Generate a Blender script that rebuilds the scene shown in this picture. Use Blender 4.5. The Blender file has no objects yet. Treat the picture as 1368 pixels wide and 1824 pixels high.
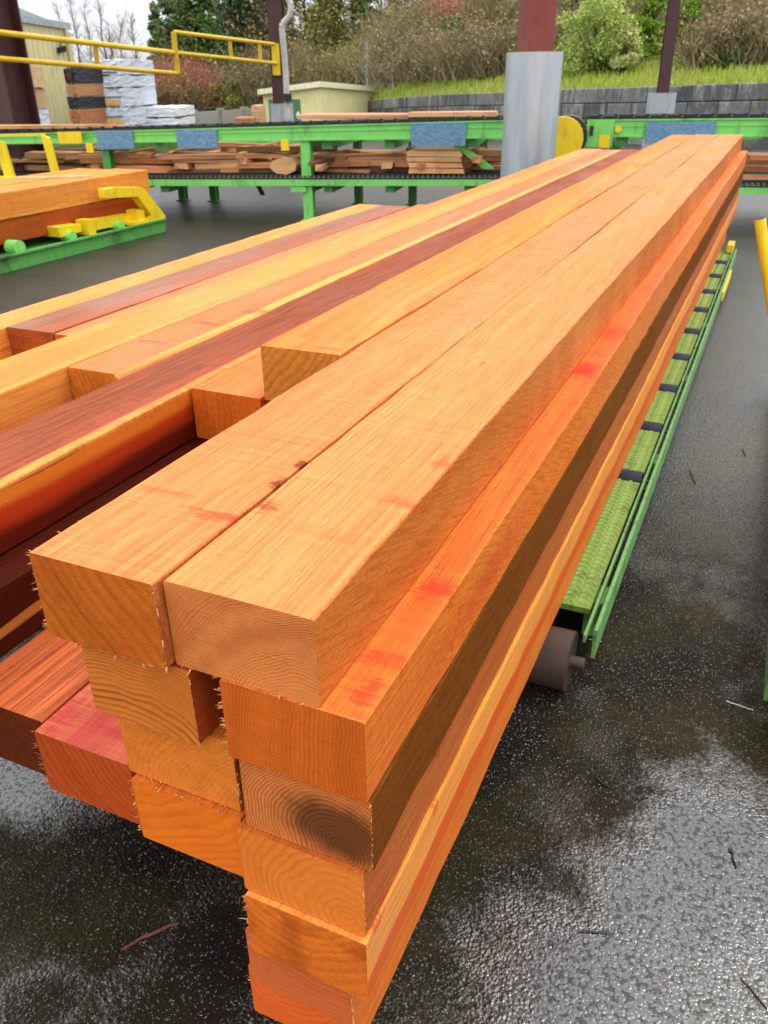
import bpy, math, random
import numpy as np
from mathutils import Vector, Matrix
random.seed(7); rng = np.random.default_rng(11)
scene = bpy.context.scene
col = scene.collection
R_ = math.radians

# ------------------------------------------------------------------ scale and camera
S = 0.6                       # metres per survey unit
GZ = -3.05                    # ground level in survey units under the eye
H = -GZ * S                   # eye height (m)
F = 1465.0; CX, CY = 684.0, 912.0
def _n(v): return v / np.linalg.norm(v)
def _ray(p): return np.array([(p[0]-CX)/F, (p[1]-CY)/F, 1.0])
_Y = _n(_ray((1431, 120))); _D = _ray((726, 3650.)); _D = _n(_D - _D.dot(_Y)*_Y)
RM = np.array([np.cross(_Y, -_D), _Y, -_D])          # world = RM @ camera(right,down,forward)
HF = RM @ np.array([0, 0, 1.]); HF[2] = 0; HF = _n(HF)
def wray(p): return RM @ _ray(p)
def P(x, y, z): return Vector((x*S, y*S, z*S + H))
def onz(p, z): d = wray(p); return d*(z/d[2])
def at(px, py, D):                                    # metres; D = horizontal range along the view
    d = wray((px, py)); q = d*(D/d.dot(HF)); return Vector((q[0], q[1], q[2] + H))

cam_d = bpy.data.cameras.new('camera'); cam = bpy.data.objects.new('camera', cam_d); col.objects.link(cam)
cr, cd, cf = RM[:, 0], RM[:, 1], RM[:, 2]
M = Matrix(((cr[0], -cd[0], -cf[0], 0), (cr[1], -cd[1], -cf[1], 0), (cr[2], -cd[2], -cf[2], H), (0, 0, 0, 1)))
cam.matrix_world = M
cam_d.sensor_fit = 'HORIZONTAL'; cam_d.sensor_width = 36; cam_d.lens = F/1368*36
cam_d.clip_start = 0.05; cam_d.clip_end = 2000
cam_d.dof.use_dof = True; cam_d.dof.focus_distance = 1.45; cam_d.dof.aperture_fstop = 13.0
scene.camera = cam

# ------------------------------------------------------------------ sky and sun (bright overcast)
SUN_EL, SUN_AZ = R_(58), R_(40)      # azimuth measured from +Y towards +X
world = bpy.data.worlds.new('World'); scene.world = world; world.use_nodes = True
wt = world.node_tree; wt.nodes.clear()
def wn(t): return wt.nodes.new(t)
wout = wn('ShaderNodeOutputWorld'); wbg = wn('ShaderNodeBackground'); sky = wn('ShaderNodeTexSky')
sky.sky_type = 'NISHITA'; sky.sun_disc = False; sky.sun_elevation = SUN_EL; sky.sun_rotation = SUN_AZ
sky.air_density = 1.2; sky.dust_density = 3.0
tc = wn('ShaderNodeTexCoord'); sp = wn('ShaderNodeSeparateXYZ'); wt.links.new(tc.outputs['Generated'], sp.inputs[0])
cl = wn('ShaderNodeTexNoise'); cl.inputs['Scale'].default_value = 3.2; cl.inputs['Detail'].default_value = 5; cl.inputs['Roughness'].default_value = .55
mp = wn('ShaderNodeMapping'); mp.inputs['Scale'].default_value = (1, 1, 2.5); wt.links.new(tc.outputs['Generated'], mp.inputs[0]); wt.links.new(mp.outputs[0], cl.inputs['Vector'])
gr = wn('ShaderNodeMapRange'); gr.inputs['From Min'].default_value = 0; gr.inputs['From Max'].default_value = .9
gr.inputs['To Min'].default_value = 10.2; gr.inputs['To Max'].default_value = 27.0; wt.links.new(sp.outputs['Z'], gr.inputs['Value'])
cm = wn('ShaderNodeMapRange'); cm.inputs['From Min'].default_value = .3; cm.inputs['From Max'].default_value = .7
cm.inputs['To Min'].default_value = .82; cm.inputs['To Max'].default_value = 1.12; wt.links.new(cl.outputs['Fac'], cm.inputs['Value'])
mm0 = wn('ShaderNodeMath'); mm0.operation = 'MULTIPLY'; wt.links.new(gr.outputs[0], mm0.inputs[0]); wt.links.new(cm.outputs[0], mm0.inputs[1])
bk = wn('ShaderNodeMapRange'); bk.interpolation_type = 'SMOOTHSTEP'; bk.inputs['From Min'].default_value = -.75; bk.inputs['From Max'].default_value = .15   # sky gain raised behind the viewer to light the near faces
bk.inputs['To Min'].default_value = 1.18; bk.inputs['To Max'].default_value = 1.0; wt.links.new(sp.outputs['Y'], bk.inputs['Value'])
mm = wn('ShaderNodeMath'); mm.operation = 'MULTIPLY'; wt.links.new(mm0.outputs[0], mm.inputs[0]); wt.links.new(bk.outputs[0], mm.inputs[1])
vs = wn('ShaderNodeVectorMath'); vs.operation = 'SCALE'; vs.inputs[0].default_value = (.955, .985, 1.03); wt.links.new(mm.outputs[0], vs.inputs['Scale'])
mx = wn('ShaderNodeMix'); mx.data_type = 'RGBA'; mx.inputs['Factor'].default_value = .85
wt.links.new(sky.outputs[0], mx.inputs[6]); wt.links.new(vs.outputs[0], mx.inputs[7])
wt.links.new(mx.outputs[2], wbg.inputs['Color']); wbg.inputs['Strength'].default_value = 0.1
wt.links.new(wbg.outputs[0], wout.inputs[0])
sun_d = bpy.data.lights.new('sun', 'SUN'); sun_d.energy = 1.0; sun_d.angle = R_(18); sun_d.color = (1, .95, .88)
sun = bpy.data.objects.new('sun', sun_d); col.objects.link(sun)
sdir = Vector((math.sin(SUN_AZ)*math.cos(SUN_EL), math.cos(SUN_AZ)*math.cos(SUN_EL), math.sin(SUN_EL)))
sun.rotation_euler = sdir.to_track_quat('Z', 'Y').to_euler()
scene.view_settings.view_transform = 'Standard'; scene.view_settings.look = 'None'
scene.view_settings.exposure = 0.12; scene.view_settings.gamma = 1.0; scene.view_settings.use_curve_mapping = False

# ------------------------------------------------------------------ helpers: objects
def tag(o, label=None, cat=None, group=None, kind=None):
    if label: o['label'] = label
    if cat: o['category'] = cat
    if group: o['group'] = group
    if kind: o['kind'] = kind
    return o
def empty(name, loc=(0, 0, 0), rz=0):
    o = bpy.data.objects.new(name, None); o.empty_display_size = .1; col.objects.link(o)
    o.location = loc; o.rotation_euler = (0, 0, rz); return o
class MB:
    def __init__(s): s.v = []; s.f = []; s.m = []
    def poly(s, pts, mi=0):
        b = len(s.v); s.v += [tuple(p) for p in pts]; s.f.append(tuple(range(b, b+len(pts)))); s.m.append(mi)
    def hexa(s, c, mi=0):
        b = len(s.v); s.v += [tuple(p) for p in c]
        for q in ((3, 2, 1, 0), (4, 5, 6, 7), (0, 1, 5, 4), (1, 2, 6, 5), (2, 3, 7, 6), (3, 0, 4, 7)):
            s.f.append(tuple(b+i for i in q)); s.m.append(mi)
    def box(s, x0, x1, y0, y1, z0, z1, mi=0):
        s.hexa([(x0, y0, z0), (x1, y0, z0), (x1, y1, z0), (x0, y1, z0), (x0, y0, z1), (x1, y0, z1), (x1, y1, z1), (x0, y1, z1)], mi)
    def tube(s, p0, p1, r0, r1=None, n=12, caps=True, mi=0, hollow=False):
        r1 = r0 if r1 is None else r1
        p0, p1 = Vector(p0), Vector(p1); a = (p1-p0).normalized()
        u = a.orthogonal().normalized(); w = a.cross(u); b = len(s.v)
        for (p, r) in ((p0, r0), (p1, r1)):
            for i in range(n):
                t = 2*math.pi*i/n; s.v.append(tuple(p + u*(r*math.cos(t)) + w*(r*math.sin(t))))
        for i in range(n):
            j = (i+1) % n; s.f.append((b+i, b+j, b+n+j, b+n+i)); s.m.append(mi)
        if caps:
            s.f.append(tuple(b+i for i in reversed(range(n)))); s.m.append(mi)
            if not hollow: s.f.append(tuple(b+n+i for i in range(n))); s.m.append(mi)
    def path(s, pts, r, n=10, mi=0):
        for a, c in zip(pts[:-1], pts[1:]): s.tube(a, c, r, n=n, mi=mi)
    def prism(s, outline, off, mi=0):
        o = [Vector(p) for p in outline]; q = [p + Vector(off) for p in o]; n = len(o)
        s.poly(o, mi); s.poly(list(reversed(q)), mi)
        for i in range(n):
            j = (i+1) % n; s.poly([o[j], o[i], q[i], q[j]], mi)
    def build(s, name, mats, parent=None, loc=None, smooth=False, bevel=0, recalc=True):
        me = bpy.data.meshes.new(name); me.from_pydata(s.v, [], s.f)
        for m in (mats if isinstance(mats, (list, tuple)) else [mats]): me.materials.append(m)
        me.polygons.foreach_set('material_index', s.m)
        if recalc:
            import bmesh
            bm = bmesh.new(); bm.from_mesh(me); bmesh.ops.recalc_face_normals(bm, faces=bm.faces); bm.to_mesh(me); bm.free()
        if smooth:
            me.polygons.foreach_set('use_smooth', [True]*len(me.polygons))
        me.update()
        o = bpy.data.objects.new(name, me); col.objects.link(o)
        if parent: o.parent = parent
        if loc is not None: o.location = loc
        if smooth:
            try:
                md = o.modifiers.new('split', 'EDGE_SPLIT'); md.split_angle = R_(40)
            except Exception: pass
        if bevel:
            md = o.modifiers.new('bevel', 'BEVEL'); md.width = bevel; md.segments = 2; md.limit_method = 'ANGLE'; md.angle_limit = R_(40)
        return o
def quads_obj(name, V, mat, parent=None, k=4):
    """V: (n,k,3) array of separate small faces -> one mesh"""
    n = len(V); me = bpy.data.meshes.new(name)
    me.vertices.add(n*k); me.vertices.foreach_set('co', np.ascontiguousarray(V, dtype=np.float32).ravel())
    me.loops.add(n*k); me.loops.foreach_set('vertex_index', np.arange(n*k, dtype=np.int32))
    me.polygons.add(n); me.polygons.foreach_set('loop_start', np.arange(0, n*k, k, dtype=np.int32))
    me.update(calc_edges=True); me.validate()
    me.materials.append(mat)
    o = bpy.data.objects.new(name, me); col.objects.link(o)
    if parent: o.parent = parent
    return o

# ------------------------------------------------------------------ helpers: materials
def lin(r, g, b):
    f = lambda c: (c/255/12.92) if c <= 10 else ((c/255+.055)/1.055)**2.4
    return (f(r), f(g), f(b), 1.0)
class NT:
    def __init__(s, name):
        s.mat = bpy.data.materials.new(name); s.mat.use_nodes = True; s.t = s.mat.node_tree
        s.b = s.t.nodes['Principled BSDF']
    def new(s, t): return s.t.nodes.new(t)
    def ln(s, a, b): s.t.links.new(a, b)
    def setin(s, sock, v):
        if hasattr(v, 'is_output'): s.ln(v, sock)
        else: sock.default_value = v
    def math(s, op, a, b=None, c=None, clamp=False):
        n = s.new('ShaderNodeMath'); n.operation = op; n.use_clamp = clamp
        s.setin(n.inputs[0], a)
        if b is not None: s.setin(n.inputs[1], b)
        if c is not None: s.setin(n.inputs[2], c)
        return n.outputs[0]
    def mix(s, f, a, b, mode='MIX'):
        n = s.new('ShaderNodeMix'); n.data_type = 'RGBA'; n.blend_type = mode; n.clamp_factor = True
        s.setin(n.inputs[0], f); s.setin(n.inputs[6], a); s.setin(n.inputs[7], b); return n.outputs[2]
    def rng(s, v, a, b, c=0., d=1., smooth=False):
        n = s.new('ShaderNodeMapRange'); n.interpolation_type = 'SMOOTHSTEP' if smooth else 'LINEAR'
        s.setin(n.inputs['Value'], v)
        for k, q in zip(('From Min', 'From Max', 'To Min', 'To Max'), (a, b, c, d)): n.inputs[k].default_value = q
        return n.outputs[0]
    def obj(s): return s.new('ShaderNodeTexCoord').outputs['Object']
    def pos(s): return s.new('ShaderNodeNewGeometry').outputs['Position']
    def scale(s, v, sc, off=(0, 0, 0)):
        n = s.new('ShaderNodeMapping'); s.ln(v, n.inputs[0]); n.inputs['Scale'].default_value = sc; n.inputs['Location'].default_value = off
        return n.outputs[0]
    def noise(s, v, scale=1., detail=3., rough=.55, out='Fac'):
        n = s.new('ShaderNodeTexNoise'); s.ln(v, n.inputs['Vector']); n.inputs['Scale'].default_value = scale
        n.inputs['Detail'].default_value = detail; n.inputs['Roughness'].default_value = rough
        return n.outputs[out]
    def vor(s, v, scale=1., out='Distance', rand=1.):
        n = s.new('ShaderNodeTexVoronoi'); s.ln(v, n.inputs['Vector']); n.inputs['Scale'].default_value = scale
        n.inputs['Randomness'].default_value = rand; return n.outputs[out]
    def sep(s, v):
        n = s.new('ShaderNodeSeparateXYZ'); s.ln(v, n.inputs[0]); return n.outputs
    def bump(s, h, strength=.3, dist=.002):
        n = s.new('ShaderNodeBump'); s.ln(h, n.inputs['Height']); n.inputs['Strength'].default_value = strength; n.inputs['Distance'].default_value = dist
        s.ln(n.outputs[0], s.b.inputs['Normal'])
    def fin(s, color=None, rough=None, spec=None, metal=None):
        if color is not None: s.setin(s.b.inputs['Base Color'], color)
        if rough is not None: s.setin(s.b.inputs['Roughness'], rough)
        if spec is not None: s.setin(s.b.inputs['Specular IOR Level'], spec)
        if metal is not None: s.setin(s.b.inputs['Metallic'], metal)
        return s.mat

_wid = [0]
def wood(light, dark, tint=None, tint_amt=.4, pith=(.1, -.4), freq=190., contrast=.6, end=False, stains=(), rough=.55, fib=.3, saw=.5, side=None, waney=None, sheen=0., rs=None, spec=.11, name='sawn_cedar'):
    """solid-wood texture: growth rings round a pith line that runs along the timber's own length (object Y, metres)"""
    _wid[0] += 1; sd = _wid[0]*3.71
    gs = 1.45 if end else 1.34; lf = 1.62 if end else .98
    sat = lambda c: None if c is None else tuple(min(.92, lf*max(c[:3]))*(v/max(c[:3]))**(1+(gs-1)*min(1, max(0, c[1]/max(c[:3])-.08)/.24)) for v in c[:3]) + (1,)
    light, dark, tint = sat(light), sat(dark), sat(tint)
    k = NT(name + ('_end' if end else '')); o = k.obj()
    x, y, z = k.sep(o)
    wc = k.noise(k.scale(o, (3.2, .35, 3.2), (sd, sd, 0)), 1., 3., .5, 'Color'); wx, wy, wz = k.sep(wc)
    dx = k.math('ADD', k.math('SUBTRACT', x, pith[0]), k.math('MULTIPLY_ADD', wx, .11, -.055))
    dz = k.math('ADD', k.math('SUBTRACT', z, pith[1]), k.math('MULTIPLY_ADD', wz, .11, -.055))
    wob = k.noise(k.scale(o, (22, .8, 22), (sd, 0, sd)), 1., 2., .5)
    r = k.math('SQRT', k.math('ADD', k.math('MULTIPLY', dx, dx), k.math('MULTIPLY', dz, dz)))
    r = k.math('ADD', r, k.math('MULTIPLY', wob, .010))
    r2 = k.math('ADD', r, k.math('MULTIPLY', k.math('SINE', k.math('MULTIPLY', r, 37.)), .006))
    rr = k.math('FRACT', k.math('MULTIPLY', r2, freq))
    prof = k.math('SUBTRACT', k.rng(rr, .25, .9, 0, 1, True), k.rng(rr, .9, 1., 0, 1))
    rb = k.new('ShaderNodeCombineXYZ'); k.ln(r, rb.inputs[0]); rb.inputs[1].default_value = sd
    band = k.noise(rb.outputs[0], 26., 3., .7)
    band = k.rng(band, .32, .7, .15, 1.)
    c = k.mix(k.math('MULTIPLY', k.math('MULTIPLY', prof, band), contrast), light, dark)
    wide = k.noise(rb.outputs[0], 11., 2., .6)
    c = k.mix(k.math('MULTIPLY', k.rng(wide, .45, .68, 0, 1, True), .32 if not end else .3), c, dark)
    if tint is not None:
        big = k.noise(k.scale(o, (7, .45, 7) if not end else (9, 9, 9), (0, sd, sd)), 1., 3., .55)
        c = k.mix(k.math('MULTIPLY', k.rng(big, .42, .68, 0, 1, True), tint_amt), c, tint)
    fs = (240, 4.5, 240) if not end else (420, 420, 420)
    fb = k.noise(k.scale(o, fs, (sd, 0, 0)), 1., 2., .6)
    fb2 = k.noise(k.scale(o, (70, 1.3, 70) if not end else (60, 60, 60), (0, sd, 0)), 1., 3., .65)
    if not end:      # short dark pores and hairline streaks along the grain
        st1 = k.noise(k.scale(o, (330, 9., 330), (sd, sd, 0)), 1., 2., .5); st2 = k.noise(k.scale(o, (120, .9, 120), (0, sd, sd)), 1., 3., .6)
        c = k.mix(k.math('MAXIMUM', k.math('MULTIPLY', k.rng(st1, .56, .70, 0, 1), .42), k.math('MULTIPLY', k.rng(st2, .60, .68, 0, 1), .30)), c, k.mix(.35, dark, (.05, .012, .003, 1)))
        grit = k.noise(k.scale(o, (260, 170, 260), (sd, 0, sd)), 1., 2., .6); c = k.mix(k.rng(grit, .52, .72, 0, .30), c, dark)
    br = k.math('ADD', k.rng(fb, .3, .7, 1-fib, 1+fib*.7), k.rng(fb2, .3, .7, -fib*.6, fib*.45))
    gray = k.new('ShaderNodeCombineXYZ')
    for i in range(3): k.ln(br, gray.inputs[i])
    c = k.mix(1., c, gray.outputs[0], 'MULTIPLY')
    sw = k.noise(k.scale(o, (2.2, 120, 2.2) if not end else (9, 9, 330), (0, 0, sd)), 1., 2., .5)
    sw2 = k.noise(k.scale(o, (3, 9, 3), (sd, 0, 0)), 1., 2., .5)
    swm = k.math('MULTIPLY', k.rng(sw, .5, .78, 0, 1), k.rng(sw2, .4, .65, .1, 1))
    c = k.mix(k.math('MULTIPLY', swm, .46*saw), c, k.mix(.4, dark, (.05, .012, .003, 1)))
    if not end: c = k.mix(k.math('MULTIPLY', k.math('MULTIPLY', k.rng(sw, .50, .28, 0, 1), k.rng(sw2, .4, .6, .1, 1)), .30*saw), c, tuple(min(1, v*1.25) for v in light[:3]) + (1,))
    if end:      # fine diagonal hatch left by the saw chain
        h1 = k.math('SINE', k.math('MULTIPLY', k.math('ADD', x, k.math('MULTIPLY', z, 1.35)), 1250.))
        h2 = k.math('SINE', k.math('MULTIPLY', k.math('SUBTRACT', x, k.math('MULTIPLY', z, .8)), 1100.))
        hh = k.math('MULTIPLY', h1, h2); c = k.mix(k.rng(hh, -1, 1, 0, .30), c, dark)
    if rs is not None:       # rough-sawn side face: torn, slanting grain and darker wet flecks, plus side shade painted into the base tint, from x = rs[0] outward
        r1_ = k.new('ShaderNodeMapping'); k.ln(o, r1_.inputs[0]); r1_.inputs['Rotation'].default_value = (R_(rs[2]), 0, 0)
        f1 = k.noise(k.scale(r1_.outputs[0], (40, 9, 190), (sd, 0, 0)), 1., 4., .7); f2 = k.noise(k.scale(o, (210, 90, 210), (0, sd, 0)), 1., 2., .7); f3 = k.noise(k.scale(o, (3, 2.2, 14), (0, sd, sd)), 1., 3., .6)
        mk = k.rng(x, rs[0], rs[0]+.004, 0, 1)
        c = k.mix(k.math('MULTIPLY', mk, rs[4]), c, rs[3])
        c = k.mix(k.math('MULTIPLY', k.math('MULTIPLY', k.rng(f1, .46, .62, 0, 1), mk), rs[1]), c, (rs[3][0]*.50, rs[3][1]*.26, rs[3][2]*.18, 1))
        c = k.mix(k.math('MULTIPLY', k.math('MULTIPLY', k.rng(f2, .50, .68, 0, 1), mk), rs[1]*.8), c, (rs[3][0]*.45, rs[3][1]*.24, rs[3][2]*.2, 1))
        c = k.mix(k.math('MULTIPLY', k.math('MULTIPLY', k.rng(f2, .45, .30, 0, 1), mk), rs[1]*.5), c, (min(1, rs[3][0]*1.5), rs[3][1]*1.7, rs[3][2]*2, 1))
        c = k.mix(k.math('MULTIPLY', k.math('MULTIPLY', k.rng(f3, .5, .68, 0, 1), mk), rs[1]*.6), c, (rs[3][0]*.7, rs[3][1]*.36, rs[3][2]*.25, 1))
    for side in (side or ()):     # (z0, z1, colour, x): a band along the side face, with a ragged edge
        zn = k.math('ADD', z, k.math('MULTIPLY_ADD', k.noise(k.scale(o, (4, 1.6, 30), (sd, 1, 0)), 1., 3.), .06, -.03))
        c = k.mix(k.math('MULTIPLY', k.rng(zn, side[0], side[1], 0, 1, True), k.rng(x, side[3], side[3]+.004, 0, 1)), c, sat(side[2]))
    if waney is not None:    # (x0, x1, colour): pale sapwood strip along one edge of the top
        xn = k.math('ADD', x, k.math('MULTIPLY_ADD', k.noise(k.scale(o, (4, 1.1, 4), (sd, 4, 0)), 1., 3.), .02, -.01))
        c = k.mix(k.math('MULTIPLY', k.rng(xn, waney[0], waney[1], 0, 1, True), k.rng(z, -.012, -.006, 0, 1)), c, sat(waney[2]))
    for (sx, sy, sz, ax, ay, az, colr, amt) in stains:
        nn = k.math('ADD', k.math('MULTIPLY', k.noise(k.scale(o, (26, 30, 26), (sx*9, sy, sd)), 1., 4., .7), .5), k.math('MULTIPLY', k.noise(k.scale(o, (12, 230, 12), (sx*9, sy, sd)), 1., 3., .6), .5))
        q = 0
        for (v, s0, a) in ((x, sx, ax), (y, sy, ay), (z, sz, az)):
            d_ = k.math('DIVIDE', k.math('SUBTRACT', v, s0), a); q = k.math('ADD', q, k.math('MULTIPLY', d_, d_))
        q = k.math('ADD', k.math('SQRT', q), k.math('MULTIPLY_ADD', nn, 4.4 if not end else .9, -2.1 if not end else -.45))
        c = k.mix(k.math('MULTIPLY', k.rng(q, .35, .95, 1, 0, True), amt), c, colr)
    hgt = k.math('ADD', k.math('MULTIPLY', fb, .6), k.math('MULTIPLY', sw, .9*saw))
    k.bump(hgt, .7, .0018)
    wetn = k.noise(k.scale(o, (5, 1.2, 5), (sd, 2, 2)), 1., 3.)
    rg = k.rng(wetn, .35, .7, rough-.14-sheen, rough+.12)
    return k.fin(c, rg, spec)

def paint(name, c, rough=.45, dirt=.35, dirtc=(.03, .025, .018, 1), scale=5., spec=.5, metal=0., streak=True):
    k = NT(name); o = k.pos()
    n1 = k.noise(o, scale, 5., .62); n2 = k.noise(k.scale(o, (scale*4, scale*4, scale*.8)), 1., 4., .6)
    cc = k.mix(k.math('MULTIPLY', k.rng(n1, .48, .75, 0, 1, True), dirt), c, dirtc)
    cc = k.mix(k.math('MULTIPLY', k.rng(n2, .55, .72, 0, 1, True), dirt*.9 if streak else 0.), cc, dirtc)
    n3 = k.noise(o, scale*22, 2.); cc = k.mix(k.rng(n3, .62, .72, 0, dirt*.8), cc, dirtc)
    k.bump(n2, .15, .004)
    return k.fin(cc, k.rng(n1, .3, .7, rough-.1, rough+.2), spec, metal)
def plain(name, c, rough=.6, spec=.4, metal=0., var=.25, scale=8.):
    k = NT(name); n = k.noise(k.pos(), scale, 4., .6)
    d = (c[0]*(1-var), c[1]*(1-var), c[2]*(1-var), 1); b = (min(1, c[0]*(1+var)), min(1, c[1]*(1+var)), min(1, c[2]*(1+var)), 1)
    return k.fin(k.mix(k.rng(n, .3, .7), d, b), rough, spec, metal)
def leafmat(name, c1, c2, c3=None, rough=.6):
    k = NT(name); g = k.new('ShaderNodeNewGeometry'); r = g.outputs['Random Per Island']
    c = k.mix(r, c1, c2)
    n = k.noise(g.outputs['Position'], .9, 3.)
    c = k.mix(k.rng(n, .4, .65, 0, .6, True), c, c3 or c1)
    return k.fin(c, rough, .3)

# ------------------------------------------------------------------ ground
def gz(p):                                            # the yard falls away gently past the conveyor
    d = Vector((p[0], p[1], 0)).length; return -1.15*min(1, max(0, (d-17)/30))
def wet_asphalt():
    k = NT('wet_asphalt'); p = k.pos()
    big = k.noise(k.scale(p, (1, 1, 1)), 1.1, 4., .6); mid = k.noise(k.scale(p, (1, 1, 1), (5, 3, 0)), 5., 4., .6)
    v = k.vor(p, 105.); vc = k.sep(k.vor(p, 105., 'Color')); v2 = k.vor(p, 240.); vc2 = k.sep(k.vor(p, 240., 'Color'))
    v3 = k.vor(k.scale(k.mix(.018, p, k.noise(p, 40., 3., .6, 'Color')), (1, 1, 1)), 96.); fine = k.noise(p, 330., 3., .7); med = k.noise(p, 62., 4., .65)
    c = k.mix(k.rng(mid, .35, .68), (.0042, .0033, .0024, 1), (.0135, .0108, .0075, 1))
    c = k.mix(k.math('MULTIPLY', k.rng(big, .45, .62, 0, 1, True), .5), c, (.026, .019, .007, 1))     # mossy brown film
    c = k.mix(k.rng(fine, .52, .74, 0, .7), c, (.075, .064, .046, 1))
    st = k.math('MULTIPLY', k.rng(vc[0], .74, .95), k.rng(v, .42, .22, 0, 1)); c = k.mix(k.math('MULTIPLY', st, .75), c, (.22, .21, .18, 1))
    st2 = k.math('MULTIPLY', k.rng(vc2[1], .86, .95), k.rng(v2, .45, .2, 0, 1)); c = k.mix(st2, c, (.34, .32, .27, 1))
    olive = k.noise(k.scale(p, (1, 1, 1), (9, 2, 0)), 2.3, 4., .6); c = k.mix(k.math('MULTIPLY', k.rng(olive, .42, .62, 0, 1, True), .45), c, (.036, .030, .009, 1))
    # water lying in shallow dips
    def dip(px, py, rx, ry, ang):
        w = onz((px, py), GZ)*S; mpp = k.new('ShaderNodeMapping'); k.ln(p, mpp.inputs[0]); mpp.vector_type = 'TEXTURE'
        mpp.inputs['Location'].default_value = (w[0], w[1], 0); mpp.inputs['Rotation'].default_value = (0, 0, R_(ang)); mpp.inputs['Scale'].default_value = (rx, ry, 50)
        l = k.new('ShaderNodeVectorMath'); l.operation = 'LENGTH'; k.ln(mpp.outputs[0], l.inputs[0]); return l.outputs['Value']
    q = None
    for a in ((1130, 1790, .42, .30, 20), (30, 1380, .32, .17, 10), (330, 1780, .15, .34, 8), (620, 1500, .10, .26, -20), (1280, 1560, .25, .4, 0), (60, 1790, .10, .10, 0), (1230, 1620, .30, .22, 0)):
        d = dip(*a); q = d if q is None else k.math('MINIMUM', q, d)
    q = k.math('ADD', q, k.math('MULTIPLY_ADD', mid, 1.7, -.85)); q = k.math('ADD', q, k.math('MULTIPLY_ADD', med, .9, -.45))
    px_, py_, pz_ = k.sep(p); far_ = k.math('MULTIPLY', k.rng(py_, 2.7, 5.0, 0, .95, True), k.rng(px_, -1.8, -.7, .25, 1, True)); wet = k.math('MAXIMUM', k.math('MAXIMUM', far_, k.rng(q, .75, 1.3, 1, 0, True)), k.math('MULTIPLY', k.rng(k.noise(k.scale(p, (1, .7, 1), (3, 1, 0)), 1.7, 5., .65), .50, .66, 0, 1, True), .32)); pud = k.rng(q, .45, 1.05, 1, 0, True)
    film = k.rng(k.math('ADD', k.math('MULTIPLY', med, .6), k.math('MULTIPLY', mid, .5)), .40, .66, 0, 1, True)
    ro = k.math('ADD', .46, k.math('MULTIPLY', film, -.10)); ro = k.math('SUBTRACT', ro, k.math('MULTIPLY', wet, .20)); ro = k.math('SUBTRACT', ro, k.math('MULTIPLY', pud, .08))
    ro = k.math('MAXIMUM', k.math('MAXIMUM', ro, .09), k.math('MULTIPLY', far_, .36))
    wear = k.noise(k.scale(p, (.5, 2.2, 1)), 1.3, 4., .6)
    c = k.mix(k.math('MULTIPLY', pud, .3), c, (.02, .02, .02, 1)); c = k.mix(k.math('MULTIPLY', k.rng(py_, 4., 7., 0, .75), k.rng(wear, .3, .65, .2, 1)), c, (.045, .034, .022, 1))
    hgt = k.math('ADD', k.math('ADD', k.math('MULTIPLY', k.rng(v, 0, .6, 1, 0), .6), k.math('MULTIPLY', k.rng(v3, 0, .6, 1, 0), .5)), k.math('ADD', k.math('MULTIPLY', fine, .3), k.math('MULTIPLY', med, .6)))
    b = k.new('ShaderNodeBump'); k.ln(hgt, b.inputs['Height']); b.inputs['Distance'].default_value = .0036
    k.ln(k.math('SUBTRACT', .82, k.math('MULTIPLY', pud, .56)), b.inputs['Strength']); k.ln(b.outputs[0], k.b.inputs['Normal'])
    k.b.inputs['IOR'].default_value = 1.62
    pit = k.rng(k.math('ADD', v3, k.math('MULTIPLY', k.math('SUBTRACT', med, .5), .9)), .57, .72, 1, .38, True)      # open pits between the stones hold no film
    return k.fin(c, ro, k.math('MULTIPLY', k.math('MULTIPLY_ADD', wet, .90, .045), pit))
M_asph = wet_asphalt()
g = MB(); xs = np.concatenate([np.linspace(-70, -20, 11)[:-1], np.linspace(-20, 10, 31)[:-1], np.linspace(10, 60, 11)])
ys = np.concatenate([np.linspace(-30, -4, 6)[:-1], np.linspace(-4, 40, 45)[:-1], np.linspace(40, 90, 11)])
for yy in ys:
    for xx in xs: g.v.append((xx, yy, gz((xx, yy))))
nx = len(xs)
for j in range(len(ys)-1):
    for i in range(nx-1):
        a = j*nx+i; g.f.append((a, a+1, a+nx+1, a+nx)); g.m.append(0)
far = 900.0; x0, x1, y0, y1 = xs[0], xs[-1], ys[0], ys[-1]; zb = -1.15
c8 = [(x0, y0), (x1, y0), (x1, y1), (x0, y1)]; o8 = [(-far, -far), (far, -far), (far, far), (-far, far)]
for i in range(4):
    j = (i+1) % 4
    g.poly([(o8[i][0], o8[i][1], zb), (o8[j][0], o8[j][1], zb), (c8[j][0], c8[j][1], gz(c8[j])), (c8[i][0], c8[i][1], gz(c8[i]))])
tag(g.build('ground', M_asph), 'dark wet asphalt of the lumber yard with shallow puddles', kind='structure')

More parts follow.
